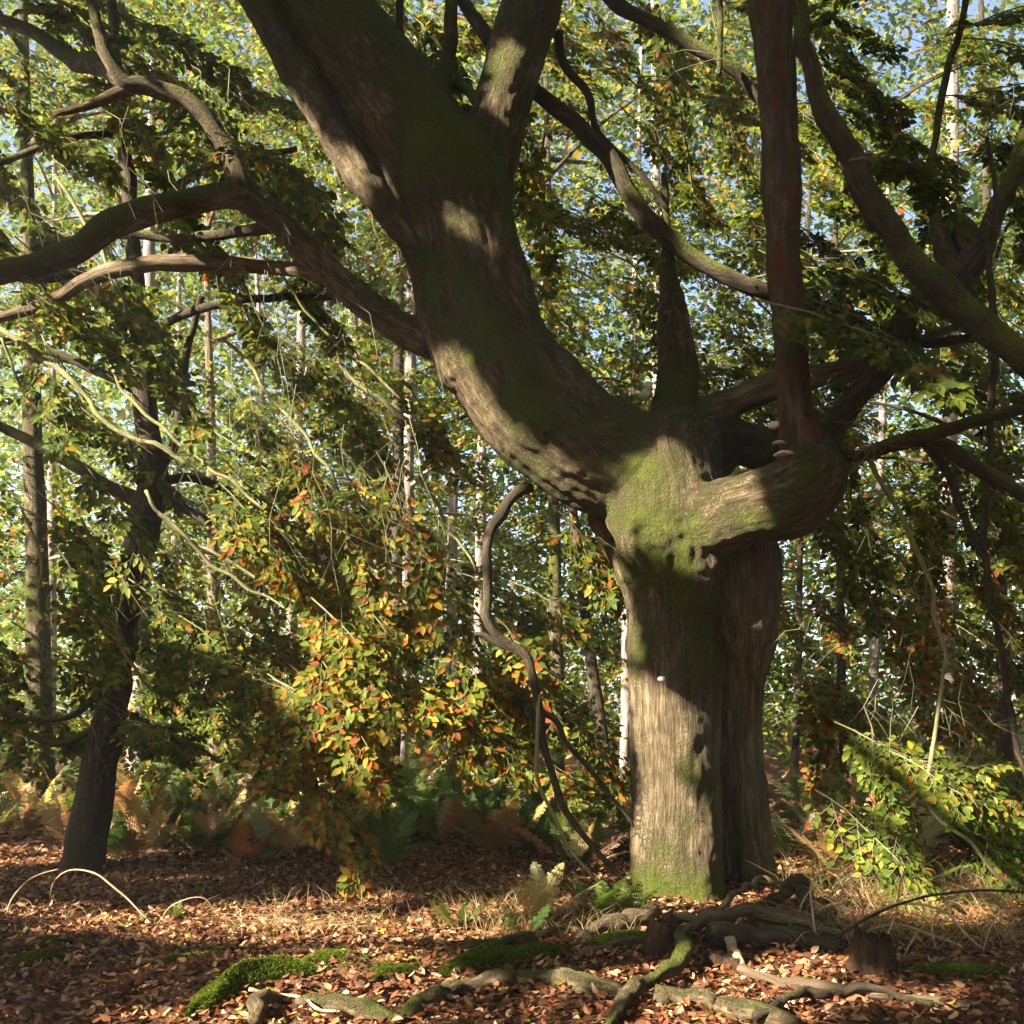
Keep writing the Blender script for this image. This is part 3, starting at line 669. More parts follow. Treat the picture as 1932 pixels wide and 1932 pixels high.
# ------------------------------------------------------------------ foliage close to the camera: leaves of the pollard, the dark tree and the neighbour
def region(F, lines, n, u, v, d, ang, L, colr, r, leaf=.082, up=(0, -.35, 1), n_spray=9, scale=.95, avoid=None, keep=1.0, droop_=.25):
    """n drooping branchlets whose middles fall in the given stretch of the view; ang = slope below the horizontal"""
    for _ in range(n):
        for __ in range(12):
            uu, vv, dd = r.uniform(*u), r.uniform(*v), r.uniform(*d)
            if avoid is None or not avoid(uu, vv, dd): break
        a = R(r.normal(ang[0], ang[1])); yaw = r.normal(0, .5)
        dv = norm(np.array([math.cos(a)*math.cos(yaw), math.sin(yaw)*.8, -math.sin(a)]))
        ln = L*r.uniform(.6, 1.3); mid = P(uu, vv, dd)
        leafy_branch(F, r, mid - dv*ln*.5, dv, ln, droop_, leaf, n_spray, colr=colr, up=up, scale=scale, keep=keep, lines=lines)
MAINB = [(1210,1720,1475,1040),]
def near_trunk(u, v, d):
    """keep branchlets out of the space taken up by and in front of the pollard's heavy wood"""
    if 1120 < u < 1560 and v > 820: return d < 8.9
    lx = np.interp(v, [0, 200, 400, 600, 700, 850, 960], [560, 690, 830, 900, 950, 1080, 1200])
    if v < 1000 and abs(u - lx) < 230: return d < 8.7
    if 1380 < u < 1600: return d < 7.8
    return False
r1 = np.random.default_rng(77)
FL, FM, FN = Foliage(), Foliage(), Foliage(); LL, LM, LN = [], [], []
EDGE = (0, -.12, 1)
region(FL, LL, 23, (-60,680), (-40,600), (7.2,10.5), (24,12), 1.3, colour(.10,.02,1.15), r1, up=EDGE, avoid=near_trunk)
region(FL, LL, 20, (-60,640), (560,1220), (8.2,11), (38,10), 1.4, colour(.10,.02,1.1), r1, avoid=near_trunk)
region(FL, LL, 9, (-60,420), (1180,1380), (8.6,11.5), (30,12), 1.1, colour(.10,.03), r1)
region(FM, LM, 15, (480,900), (780,1230), (8.0,10.5), (46,10), 1.2, colour(.34,.14,1.1), r1, avoid=near_trunk, up=(0,-.6,1))
region(FM, LM, 15, (420,1000), (1180,1430), (7.6,10), (28,14), 1.1, colour(.36,.22,1.1), r1, avoid=near_trunk, up=(0,-.5,1))
region(FM, LM, 13, (860,1180), (980,1500), (8.2,11), (20,14), .9, colour(.2,.1,1.1), r1, avoid=near_trunk, up=(0,-.5,1), keep=.8)
region(FM, LM, 28, (960,1480), (-40,760), (8.6,11.5), (30,20), 1.2, colour(.2,.07,1.05), r1, avoid=near_trunk, up=(0,-.5,1), keep=.8)
region(FM, LM, 13, (680,960), (-40,300), (9,11.5), (20,20), 1.1, colour(.22,.08), r1, avoid=near_trunk)
region(FN, LN, 24, (1500,1990), (-60,600), (6.6,10), (20,22), 1.1, colour(.07,.02,.8), r1, avoid=near_trunk, up=(0,-.75,1), leaf=.085)
region(FM, LM, 18, (1480,1980), (560,1150), (8,11), (45,18), 1.1, colour(.16,.08,.9), r1, avoid=near_trunk, up=(0,-.6,1), keep=.75)
region(FM, LM, 14, (1480,1980), (1080,1480), (8.6,11.5), (35,18), 1.0, colour(.14,.34), r1, avoid=near_trunk, up=(0,-.5,1), keep=.8)
region(FN, LN, 8, (1560,1920), (1380,1610), (7.3,8.8), (25,18), .9, colour(.12,.02,1.3), r1, up=(-.1,-.8,1), leaf=.075, keep=.6)

def in_lane(p):
    """true for leaves hanging right in front of a far stem that the photograph leaves open to view"""
    uu, vv = proj(p); k = np.zeros(len(p), bool)
    for rows, dd, *_ in BG[:9]:
        (a0, b0, q0), (a1, b1, q1) = rows[0], rows[-1]
        cx = np.interp(vv, [b1, b0], [a1, a0]); k |= (np.abs(uu-cx) < q0*1.3+5) & (vv > b1) & (vv < b0) & (p[:, 1] < dd)
    return k
def finish(F, lines, par, singles=0, r0=.008):
    pos, d, n, sz, c = F.cat(); g_ = ~(in_lane(pos) & (r1.random(len(pos)) < .72)); pos, d, n, sz, c = pos[g_], d[g_], n[g_], sz[g_], c[g_]
    u, v = proj(pos); vis = (u > 0) & (u < 1932) & (v > 0) & (v < 1932)
    mb = MB(); sel = np.zeros(len(pos), bool)
    if singles:
        app = np.where(vis, sz / pos[:, 1] * np.abs(n[:, 1]*.8 + .25), 0); sel[np.argsort(-app)[:singles]] = True
        lm = bpy.data.meshes.new('leaf'); lm.from_pydata(LEAF6.tolist(), [], [[0,3,2,1],[0,5,4,3]]); lm.materials.append(M_leaf1)
        base = np.array(par['_b'])
        for i in np.where(sel)[0]:
            y = norm(d[i]); x = norm(np.cross(y, n[i])); z = np.cross(x, y)
            o = bpy.data.objects.new('leaf', lm); col.objects.link(o); o.parent = par
            Mx = np.stack([x, y, z], 1)*sz[i]
            from mathutils import Matrix
            mw = Matrix([[*Mx[0], pos[i][0]-base[0]], [*Mx[1], pos[i][1]-base[1]], [*Mx[2], pos[i][2]-base[2]], [0, 0, 0, 1]])
            o.matrix_basis = mw; o.color = (*[float(t) for t in c[i]], 1)
    k = ~sel; leaves(mb, pos[k], d[k], n[k], sz[k], c[k], six=True)
    tag(mb.build('crown', M_leaf, par, smooth=False), kind='stuff')
    tw = MB(); twig_mesh(tw, F.tw)
    for L in lines: twig_mesh(tw, [L], r0, .003, 5, .45)
    tag(tw.build('twigs', M_twig, par), kind='stuff')
    return len(pos)
print('leaves', finish(FL, LL, lt, 0), finish(FM, LM, beech, 300), finish(FN, LN, nb, 0))

# bare dead twigs around the snag and the right hand boughs
tw = MB(); r2 = np.random.default_rng(5)
def bare(n, u, v, d, L, ang):
    for _ in range(n):
        o = P(r2.uniform(*u), r2.uniform(*v), r2.uniform(*d)); a = r2.normal(*ang)
        dv = np.array([math.cos(a), r2.normal(0, .4), math.sin(a)]); ln = L*r2.uniform(.5, 1.4)
        p = np.stack([o + dv*ln*s + np.array([0, 0, -.12*ln*s*s]) + r2.normal(0, .03*ln, 3) for s in np.linspace(0, 1, 6)])
        twig_mesh(tw, [p], .0035, .0012, 4, .2)
        for j in range(4):
            k = r2.integers(1, 5); b = a + r2.choice([-1, 1])*r2.uniform(.4, 1.0); l2 = ln*r2.uniform(.2, .5)
            e = np.array([math.cos(b), r2.normal(0, .3), math.sin(b)])
            twig_mesh(tw, [np.stack([p[k], p[k]+e*l2*.5+r2.normal(0,.01,3), p[k]+e*l2])], .002, .001, 3, .2)
bare(60, (1060,1460), (380,760), (8.3,9.3), .55, (.5, 1.2))
bare(60, (1560,1930), (780,1350), (7.2,9), .7, (-1.2, .7))
bare(26, (1480,1640), (760,900), (7.1,7.5), .4, (.9, .7))
bare(60, (420,820), (80,900), (7.4,8.6), .9, (-1.35, .2))
bare(50, (0,500), (100,620), (7.2,8.6), .6, (-.6, .9))
bare(50, (100,640), (700,1400), (8.2,9), .7, (-.9, .35))
bare(26, (1000,1480), (0,420), (8.2,9.2), .7, (-.9, .8))
bare(26, (1550,1932), (0,560), (7,8.4), .7, (-.8, 1.0))
tag(tw.build('twigs', M_twig, beech), kind='stuff')

# ------------------------------------------------------------------ middle and far wood
r3 = np.random.default_rng(31)
def wall(n, drange, size, name, label, zr=(.6, 15), colf=None, lump=.28, thr=0.0, extra=None):
    d = drange[0] + (drange[1]-drange[0])*r3.random(n)**.8
    u = r3.uniform(-160, 2350, n); zt = r3.uniform(zr[0], zr[1], n)
    p = np.stack([(u-CU)/FX*d, d, zt], 1)
    dens = fbm(p*np.array([lump, lump, lump*1.3]), 3, 77)
    uu, vv = proj(p)
    # lanes between the trees where the far stems can be seen, and openings to the sky above
    lane = np.zeros(n)
    for rows, dd, *_ in BG:
        (a0, b0, q0), (a1, b1, q1) = rows[0], rows[-1]
        cx = np.interp(vv, [b1, b0], [a1, a0])
        lane = np.maximum(lane, ((np.abs(uu-cx) < q0*1.5+4) & (vv > b1) & (vv < b0) & (d < dd+.3)) * 1.0)
    sky_ = .4*np.exp(-(((uu-1850)/260)**2 + ((vv-120)/330)**2)) + .3*np.exp(-(((uu-20)/170)**2 + ((vv-640)/160)**2)) + .35*np.exp(-(((uu-60)/200)**2 + ((vv-1000)/500)**2))*0
    k = (dens > thr + sky_*1.1 - .75*np.clip(1 - zt/(d*.36), 0, 1)*(d > 17)) & ~((lane > .5) & (r3.random(n) < .93))
    p = p[k]; p = p[~shades_far_stem(p)]; m = len(p)
    nn = norm(r3.normal(0, .55, (m, 3)) + np.array([-.1, -.35, .8])); dd = norm(np.cross(nn, r3.normal(0, 1, (m, 3))))
    c = colf(m, r3)
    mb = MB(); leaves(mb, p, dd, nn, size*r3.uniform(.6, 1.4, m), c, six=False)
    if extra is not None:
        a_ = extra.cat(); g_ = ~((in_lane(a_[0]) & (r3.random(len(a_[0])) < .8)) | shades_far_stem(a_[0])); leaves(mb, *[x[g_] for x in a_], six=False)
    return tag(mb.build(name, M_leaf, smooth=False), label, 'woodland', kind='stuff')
FU, LU = Foliage(), []
region(FU, LU, 150, (-100,2030), (-60,1380), (11.5,17), (30,20), 1.8, colour(.17,.06,1.1), r3, leaf=.1, n_spray=8, scale=1.3, up=(0,-.45,1), keep=.8)
wall(60000, (11.5, 17), .095, 'understorey_foliage', 'yellow green leafy understorey filling the wood behind the pollard', (.9, 13), colour(.16,.05,1.1), .5, .26, FU)
wall(130000, (17, 27), .15, 'woodland_foliage', 'dense green woodland foliage beyond the understorey', (.7, 23), colour(.14,.04,1.3), .36, .14)
wall(190000, (27, 46), .36, 'far_wood', 'far green wood closing the view, leaves tinted blue for haze', (.5, 38), lambda n, r: palette(n, r, .9, .08, .02)*np.array([1.15,1.25,1.7]), .2, -.3)  # blue haze of distance put into these leaf colours

# ------------------------------------------------------------------ unseen crowns added round the camera to shade the glade, gaps cut for sunlight
e1 = norm(np.cross(SUN, [0, 0, 1.])); e2 = np.cross(e1, SUN)
def st(p): return np.stack([p @ e1, p @ e2], -1)
LIT = [(1285,1690,7.5,.30),(1285,1610,7.5,.34),(1300,1530,7.5,.22),(1290,1350,7.5,.20),(1290,1420,7.5,.12),
       (1250,1010,7.3,.28),(1240,930,7.3,.22),(1385,965,7.15,.24),(1300,900,7.4,.16),(1310,1060,7.3,.18),
       (840,690,7.5,.16),(880,770,7.5,.20),(930,850,7.5,.2),(1000,910,7.5,.2),(1080,950,7.5,.2),(1150,985,7.5,.15),
       (600,265,7.8,.12),(660,330,7.8,.13),(720,385,7.7,.13),(540,150,7.9,.10),(910,450,7.4,.12),(960,110,7.6,.13),(950,190,7.6,.10),
       (1160,1050,8.2,.2),(390,200,7.4,.2),(280,160,7.4,.2),(430,300,7.5,.1),
       (700,1080,8.6,.3),(820,1330,8.2,.3),(1720,1500,7.7,.4),(1640,1640,8.6,.35),(1800,1720,7.8,.3),(1560,1690,8,.2),(1755,1450,7.4,.2)]
LITF = [(300,520,9.2,.4),(130,980,9.6,.4),(430,960,9.2,.45),(100,250,9,.4),(560,1250,9,.4),(330,760,9.4,.35),(1600,1720,8.4,.3),(1720,1680,8.4,.3),(1130,300,9.6,.4),(1200,560,9.4,.3),(1620,1300,9.5,.4),
       (1560,1450,10,.5),(1750,1300,9.5,.5),(1850,1500,9,.4),(1650,1000,9.5,.45),(1800,1080,9,.4),(60,1250,10,.4),(60,700,9.2,.4),(500,780,9,.3),(950,1350,9.4,.35),(1080,1200,9.6,.35)]
LITG = [(240,1745,.2),(330,1752,.24),(430,1752,.26),(530,1755,.28),(640,1758,.28),(740,1762,.24),(850,1752,.2),(950,1760,.2),
        (520,1880,.22),(600,1850,.26),(680,1825,.22),(760,1870,.2),(620,1905,.2),(860,1865,.12),(140,1718,.15),(700,1900,.2),
        (1450,1850,.22),(1530,1830,.22),(1390,1870,.14),(1250,1885,.1),(1560,1895,.16),(1720,1890,.16),(1120,1865,.12),(1180,1760,.12),(880,1720,.16),(720,1700,.14),(1860,1740,.25)]
DARK = [(1330,1150,7.5,.30),(1280,1220,7.4,.26),(1400,1250,7.8,.3),(760,200,7.9,.42),(880,300,7.9,.36),(650,60,7.9,.36),(800,330,7.8,.25),(980,50,7.8,.15),(940,300,7.8,.2),
        (980,620,7.5,.34),(1040,720,7.5,.3),(930,560,7.5,.26),(1120,800,7.5,.22),(1200,830,7.6,.24),(880,520,7.6,.2),(1190,1000,7.3,.07),
        (1480,150,7.2,.25),(1475,350,7.2,.25),(1485,550,7.2,.25),(1495,720,7.2,.22),(1540,930,7.2,.16),(1600,760,7.5,.3),(1700,620,7.6,.3),(1800,500,7.7,.3),
        (1300,770,8.3,.3),(1400,780,8.3,.3),(700,590,7.8,.3),(580,470,7.7,.28),(480,390,7.6,.22),(330,400,7.5,.22),(180,450,7.4,.25),(60,520,7.3,.25),
        (160,1600,9.6,.4),(185,1450,9.6,.36),(215,1300,9.6,.36),(240,1130,9.6,.36),(280,960,9.6,.36),
        (1650,1800,6.3,.2),(1700,700,6.9,.3),(1620,330,6.9,.3),(1850,640,6.9,.3),(1270,1450,7.4,.06)]
DARKG = [(100,1900,.5),(250,1880,.5),(380,1850,.36),(150,1800,.3),(330,1810,.22),(450,1815,.18),(560,1795,.12),(700,1790,.12),(60,1680,.5),(250,1680,.5),(450,1690,.4),(650,1680,.4),(850,1670,.4),(1000,1680,.4),(800,1705,.2),(900,1790,.2),(640,1792,.14),(760,1792,.14),(1080,1740,.25),(60,1850,.5),(330,1900,.3),(900,1640,.5),(600,1640,.5),(300,1640,.5),
         (1000,1820,.3),(900,1900,.3),(1080,1910,.3),(1750,1830,.4),(1880,1850,.4),(1650,1910,.2),(1350,1790,.3),(1480,1770,.3)]
def discs(A, Gd=()):
    c = [st(P(u, v, d)) for u, v, d, _ in A] + [st(G(u, v)) for u, v, _ in Gd]
    return np.array(c), np.array([x[-1] for x in A] + [x[-1] for x in Gd])
cl, rl = discs(LIT, LITG); cd, rd = discs(DARK, DARKG)
for i, c in enumerate(ch):
    if limb_no.get(i) in ('A', 'B', 'C', 'D', 'F', 'G', 'H', 'I', 'J'):
        q_ = c[1][::2]; cd = np.vstack([cd, st(q_)]); rd = np.append(rd, c[2][::2]*1.0 + .1)
n = 150000
T0 = r3.uniform(10, 14.5, n)
tgt = np.stack([r3.uniform(-5.6, 5.6, n), r3.uniform(4.6, 10.5, n), r3.uniform(-.2, 7.8, n)], 1)
p = tgt + SUN*T0[:, None]; s2 = st(p)
def field(s2, c, r, pad=0):
    out = np.full(len(s2), 9.0)
    for ci, ri in zip(c, r): out = np.minimum(out, np.maximum(np.linalg.norm(s2 - ci, axis=1) - pad, 0) / ri)
    return out
nd = len(DARK) + len(DARKG); cf, rf = discs(LITF)
def gap(s2, pad):
    """true where the crowns leave an opening for the sun"""
    return (field(s2, cl, rl, pad) < 1) | ((field(s2, cf, rf, pad) < 1) & (field(s2, cd, rd) > 1))
fl, fd = field(s2, cl, rl, .09), np.where(field(s2, cl, rl, .09) < 1, field(s2, cd[:nd], rd[:nd]), field(s2, cd, rd))
dap = fbm(np.concatenate([s2*1.05, np.zeros((n, 1))], 1), 3, 88)
prob = np.where(fd < np.minimum(fl, 1), 1.0, np.where(fl < 1, .003, 0))
free = (fd >= 1) & (fl >= 1); fd2 = fd
prob = np.where(free, np.clip((dap + .08)*5, .01, .85), prob)
prob = np.where(free & (field(s2, cf, rf, .09) < 1), .003, prob)
# not inside the camera's view, nor close to its edge
uu, vv = proj(p); vis = (p[:, 1] > -.3) & (uu > -260) & (uu < 2200) & (vv > -260)
k = (r3.random(n) < prob) & ~vis
p = p[k]; m = len(p)
nn = norm(SUN*.8 + r3.normal(0, .45, (m, 3))); dd = norm(np.cross(nn, r3.normal(0, 1, (m, 3))))
sh = root('beech_tree', 'unseen beech added beside the camera, crown shaped to shade the glade', 'tree', np.array([-8.2, -4.2, 0]))
mb = MB(); leaves(mb, p, dd, nn, r3.uniform(.10, .16, m), palette(m, r3, .9, .08, .02), six=False)  # leaves placed along sun rays to shade chosen spots
tag(mb.build('crown', M_leaf, sh, smooth=False), kind='stuff')
mb = MB(); tube(mb, [(-8.3,-4.2,-.3),(-8.2,-4.2,.5),(-8.1,-4.1,4),(-8,-4,8),(-8,-4,13)], [.62,.45,.38,.3,.08], 16, .3, .1, .3, 3); mb.build('trunk', M_beech, sh)
for a, b, c in (((-8.1,-4.1,4.2),(-7.6,-2,6),(-7,0,7.2)), ((-8,-4,5.5),(-8.5,-1,8),(-9,3,9.5)), ((-8,-4,7),(-10,-2,9),(-11.5,2,10)), ((-8,-4,6.4),(-6,-3,8),(-4.5,-2,9.4))):
    mb = MB(); tube(mb, [a, b, c], [.16,.1,.03], 9, .2, .1, .2, 8); mb.build('limb', M_beech, sh)
# upper crowns added overhead, unseen, to hold back skylight; holes follow the sun
n = 130000
p = np.stack([r3.uniform(-13, 13, n), r3.uniform(-9, 12, n), r3.uniform(7.6, 12.5, n)], 1)
uu, vv = proj(p); vis = (p[:, 1] > 0) & (vv > -60) & (uu > -200) & (uu < 2130)
gp = gap(st(p), .12); dn = fbm(p*np.array([.35, .35, .5]), 3, 99)
dp = fbm(np.concatenate([st(p)*1.05, np.zeros((n, 1))], 1), 3, 88)
k = ~vis & ~gp & (dp > -.1) & (dn > -.5)
p = p[k]; p = p[~shades_far_stem(p)]; m = len(p); nn = norm(r3.normal(0, .4, (m, 3)) + [0, 0, 1]); dd = norm(np.cross(nn, r3.normal(0, 1, (m, 3))))
mb = MB(); leaves(mb, p, dd, nn, r3.uniform(.12, .24, m), palette(m, r3, .8, .15, .05), six=False)
tag(mb.build('added_overhead_canopy', M_leaf, smooth=False), 'unseen leafy canopy added overhead to hold back skylight', 'canopy', kind='stuff')
# unseen leaf masses added behind the camera and at the sides to block skylight
n = 150000
p = np.stack([r3.uniform(-15, 15, n), r3.uniform(-11, 11, n), r3.uniform(2.2, 13, n)], 1)
uu, vv = proj(p)
k = ((p[:, 1] < -1.5) & (np.hypot(p[:, 0], p[:, 1]) > 3.2)) | ((p[:, 0] > 6.5) & (uu > 2250) & (p[:, 1] > -1.5)) | ((p[:, 0] < -8) & (uu < -350) & (p[:, 1] > -1.5))
p = p[k]; sp = st(p); dp = fbm(np.concatenate([sp*1.05, np.zeros((len(p), 1))], 1), 3, 88)
k = ~gap(sp, .14) & ((dp > -.1) | (p[:, 0] > 5)) & (fbm(p*.5, 2, 55) > -.3); p = p[k]; p = p[~shades_far_stem(p)]; m = len(p)
nn = norm(r3.normal(0, .6, (m, 3)) + [0, 0, .6]); dd = norm(np.cross(nn, r3.normal(0, 1, (m, 3))))
mb = MB(); leaves(mb, p, dd, nn, r3.uniform(.18, .34, m), palette(m, r3, .85, .1, .05), six=False)
tag(mb.build('sky_blocking_foliage', M_leaf, smooth=False), 'unseen leafy boughs added around the viewpoint to block skylight', 'woodland', kind='stuff')
# ring of unseen woodland added behind and beside the camera against low skylight
n = 60000
a = r3.uniform(-math.pi, math.pi, n); rr = r3.uniform(17, 32, n); x, y = np.sin(a)*rr, np.cos(a)*rr + 3
sun_az = math.atan2(SUN[0], SUN[1]); da = np.abs((a - sun_az + math.pi) % (2*math.pi) - math.pi)
z = r3.random(n)*np.where(da < 1.0, np.where(y > 3, 5.0, 13.0), np.where((x < 0) & (y > 3), 7.0, 18.0)); p = np.stack([x, y, z], 1)
uu, vv = proj(p); k = ((y < 2) | (uu < -300) | (uu > 2230)) & (fbm(p*.3, 3, 12) > -.15) & ((da > 1.0) | (z < 4) | (~gap(st(p), .25) & (fbm(np.concatenate([st(p)*1.05, np.zeros((n, 1))], 1), 3, 88) > .02))); p = p[k]; p = p[~shades_far_stem(p, .4)]; m = len(p)
nn = norm(r3.normal(0, .6, (m, 3)) + [0, 0, .7]); dd = norm(np.cross(nn, r3.normal(0, 1, (m, 3))))
mb = MB(); leaves(mb, p, dd, nn, r3.uniform(.35, .7, m), palette(m, r3, .85, .1, .05), six=False)
tag(mb.build('unseen_surrounding_wood', M_leaf, smooth=False), 'unseen green wood added around the glade to block low skylight', 'woodland', kind='stuff')

# ------------------------------------------------------------------ leaf litter
def litter(n, x, y, size, r):
    X = r.uniform(*x, n); Y = r.uniform(*y, n); u_, v_ = proj(np.stack([X, Y, np.zeros(n)], 1))
    k = (u_ > -260) & (u_ < 2200); X, Y = X[k], Y[k]; m = len(X)
    Z = ground(X, Y) + r.uniform(.004, .035, m)
    nn = norm(np.stack([r.normal(0, .42, m), r.normal(0, .42, m), np.ones(m)], 1)); a = r.uniform(0, 2*np.pi, m)
    d = np.stack([np.cos(a), np.sin(a), np.zeros(m)], 1); d = norm(d - nn*(d*nn).sum(1)[:, None])
    c = RUST[r.integers(0, len(RUST), m)]*r.uniform(.55, 1.45, (m, 1))
    y_ = r.random(m) < .025; c[y_] = YELLOW[r.integers(0, 3, y_.sum())]*.9
    return np.stack([X, Y, Z], 1), d, nn, size*r.uniform(.6, 1.3, m), c, r.uniform(-2.6, 2.6, m)
r4 = np.random.default_rng(8)
A = litter(70000, (-5.6, 5.6), (4.2, 10.6), .058, r4); B = litter(16000, (-9, 9), (10.4, 18), .10, r4)
u_, v_ = proj(A[0]); vis = (u_ > 10) & (u_ < 1920) & (v_ < 1925)
sel = np.zeros(len(A[0]), bool); sel[np.argsort(-np.where(vis, A[3]/A[0][:, 1]*(np.abs(A[2][:, 1])+.3), 0))[:300]] = True
mb = MB(); k = ~sel
leaves(mb, *[x[k] for x in A[:5]], six=True, curl=A[5][k]); leaves(mb, *B[:5], six=False)
lit_o = mb.build('leaf_litter', M_litter, smooth=False); tag(lit_o, 'rust brown carpet of fallen beech leaves on the woodland floor', 'leaf litter', kind='stuff')
from mathutils import Matrix
fl_m = []
for cv in (-2.2, -1, 1, 2.4):
    T = LEAF6.copy(); T[:, 2] *= cv; lm = bpy.data.meshes.new('fallen_leaf'); lm.from_pydata(T.tolist(), [], [[0,3,2,1],[0,5,4,3]]); lm.materials.append(M_litter1); fl_m.append(lm)
for q_, i in enumerate(np.where(sel)[0]):
    y = A[1][i]; x = norm(np.cross(y, A[2][i])); z = np.cross(x, y); Mx = np.stack([x, y, z], 1)*A[3][i]
    o = bpy.data.objects.new('leaf', fl_m[q_ % 4]); col.objects.link(o); o.parent = floor
    o.matrix_basis = Matrix([[*Mx[0], A[0][i][0]], [*Mx[1], A[0][i][1]], [*Mx[2], A[0][i][2]+.012], [0, 0, 0, 1]]); o.color = (*[float(t) for t in A[4][i]], 1)

# ------------------------------------------------------------------ moss cushions
def moss_patch(pts, width, h, label, n=7000, seed=0):
    """pts: list of (u, v) along the patch on the ground"""
    r = np.random.default_rng(seed); line, _ = resample([G(u, v) for u, v in pts], [1]*len(pts), .05)
    rt = root('moss_patch', label, 'moss', line[len(line)//2], 'moss cushions on the floor')
    ml = len(line); t_ = norm(np.gradient(line, axis=0)); sd = norm(np.cross(t_, [0, 0, 1.])); K = 11
    V = []
    for i in range(ml):
        e = math.sin(math.pi*min(1, max(0, (i+.3)/(ml-.4))))**.5
        for j in range(K):
            s = (j/(K-1)-.5)*2; wv = width*e*(.8+.35*vnoise(np.array([[i*.23, s, seed]]), 4)[0])
            q = line[i] + sd[i]*s*wv; z = ground(q[0], q[1])[0]
            V.append([q[0], q[1], z - .02 + (h*e + .02)*(1-s*s)**.8*(1 + .35*vnoise(np.array([[i*.4, s*2.5, seed+.5]]), 6)[0])])
    V = np.array(V); a = (np.arange(ml-1)[:, None]*K + np.arange(K-1)[None]).ravel(); f = np.stack([a, a+1, a+K+1, a+K], 1)
    nv = vnormals(V, f); nv *= np.sign(nv[:, 2:3])
    cg = np.array([[.08,.12,.010],[.11,.16,.013],[.16,.21,.02],[.06,.09,.01]])
    mb = MB(); mb.add(V, f, tint=np.tile(cg[3]*.8, (len(V), 1))); mb.build('cushion', M_moss, rt)
    fi = r.integers(0, len(f), n); wts = r.dirichlet([1, 1, 1, 1], n)
    p_ = (V[f[fi]]*wts[..., None]).sum(1); nn = nv[f[fi][:, 0]]
    dv = norm(nn + r.normal(0, .45, (n, 3))); mb = MB()
    L_ = r.uniform(.007, .017, n); leaves(mb, p_ - nn*.004, dv, norm(np.cross(dv, r.normal(0, 1, (n, 3)))), L_, cg[r.integers(0, 4, n)]*r.uniform(.8, 1.4, (n, 1)), six=False)
    tag(mb.build('moss_blades', M_moss, rt, smooth=False), kind='stuff')
for i, (pts, w_, h_, lb) in enumerate([
    ([(350,1925),(400,1893),(450,1868),(520,1848),(600,1835)], .12, .10, 'bright green moss bank curving along the cut edge of the leaf bank'),
    ([(570,1820),(630,1812),(690,1810)], .14, .05, 'sunlit moss cushion beyond the long moss bank'),
    ([(690,1858),(740,1848),(790,1842)], .10, .04, 'small moss cushion beside the long surface root'),
    ([(220,1840),(330,1822),(430,1803),(500,1795)], .13, .05, 'long low moss strip in the shade of the leaf floor'),
    ([(0,1822),(60,1815),(110,1806)], .2, .05, 'shaded moss cushion near the thin arching stems'),
    ([(830,1850),(900,1822),(990,1808),(1080,1792)], .16, .08, 'dark moss cushion banked behind the surface root'),
    ([(1110,1795),(1170,1780),(1225,1768)], .18, .07, 'moss cushion at the foot of the pollard trunk'),
    ([(1730,1828),(1800,1840),(1890,1835)], .26, .06, 'broad dark moss mat beside the rotten stump'),
    ([(1500,1862),(1530,1856)], .07, .04, 'tiny moss tuft among lit leaves below the dead branches'),
    ([(660,1775),(740,1790),(860,1800)], .10, .03, 'thin moss strip fringed with dry grass'),
    ([(60,1778),(130,1780)], .12, .03, 'thin moss strip near the yellow fallen leaves')]):
    moss_patch(pts, w_, h_, lb, 20000 if i < 7 else 10000, 300+i)

# ------------------------------------------------------------------ surface roots, fallen branches, stump
def lying(name, rows, mat, label, cat, lift=0.0, moss=.3, sides=14, rough=.34, group=None, wob=.022):
    pts = []; rr = []
    for u, v, r_, *o in rows:
        p_ = G(u, v); d = p_[1]; rad = r_*PX(d)
        pts.append(p_ + np.array([0, 0, rad*.45 + lift + (o[0] if o else 0)])); rr.append(rad)
    rr = [x*(1 + .22*math.sin(2.3*i + len(label))) for i, x in enumerate(rr)]
    mb = MB(); tube(mb, pts, rr, sides, .03, rough, moss, len(bpy.data.objects) % 97, wob=wob)
    o = mb.build(name, mat); return tag(o, label, cat, group)
lying('surface_root', [(560,1900,15),(620,1908,19),(680,1920,20),(740,1930,18),(790,1905,18),(830,1885,19),(880,1872,18),(950,1858,17),(1000,1855,18),(1060,1862,20),(1120,1878,21),(1190,1895,20)], M_limb, 'long winding mossy surface root snaking across the leaf floor', 'root', moss=.3)
lying('surface_root', [(1238,1893,22),(1290,1896,22),(1350,1905,22),(1420,1925,23),(1500,1950,24)], M_limb, 'thick mossy surface root stretch right of the broken branch', 'root', moss=.35)
lying('fallen_branch', [(505,1892,12),(492,1912,15),(478,1940,16)], M_limb, 'short stubby cut branch end beside the bright moss bank', 'branch', lift=.03, moss=.2)
lying('fallen_branch', [(470,1893,3),(520,1892,3.5),(575,1904,3),(600,1920,2.5),(650,1926,2)], M_tan, 'thin bleached stick lying over the stubby branch end', 'branch', lift=.06, moss=0)
lying('fallen_branch', [(1262,1772,9,.12),(1280,1800,13,.10),(1290,1830,14,.10),(1278,1853,15,.08),(1230,1875,14,.06),(1180,1900,13,.04),(1160,1925,12,.02),(1150,1960,12)], M_limb, 'crooked green broken branch with a splintered tan end', 'branch', moss=.3)
lying('fallen_branch', [(1256,1762,3,.16),(1264,1775,6,.12),(1275,1800,5,.06)], M_tan, 'splintered tan wood sliver by the gnarled stump fragment', 'branch', moss=0)
lying('fallen_branch', [(1275,1770,11,.1),(1330,1768,12,.1),(1400,1757,14,.12),(1460,1760,15,.1),(1530,1775,13,.08),(1610,1790,10,.05)], M_dead, 'long pale topped dead branch lying in front of the trunk', 'branch', moss=.05)
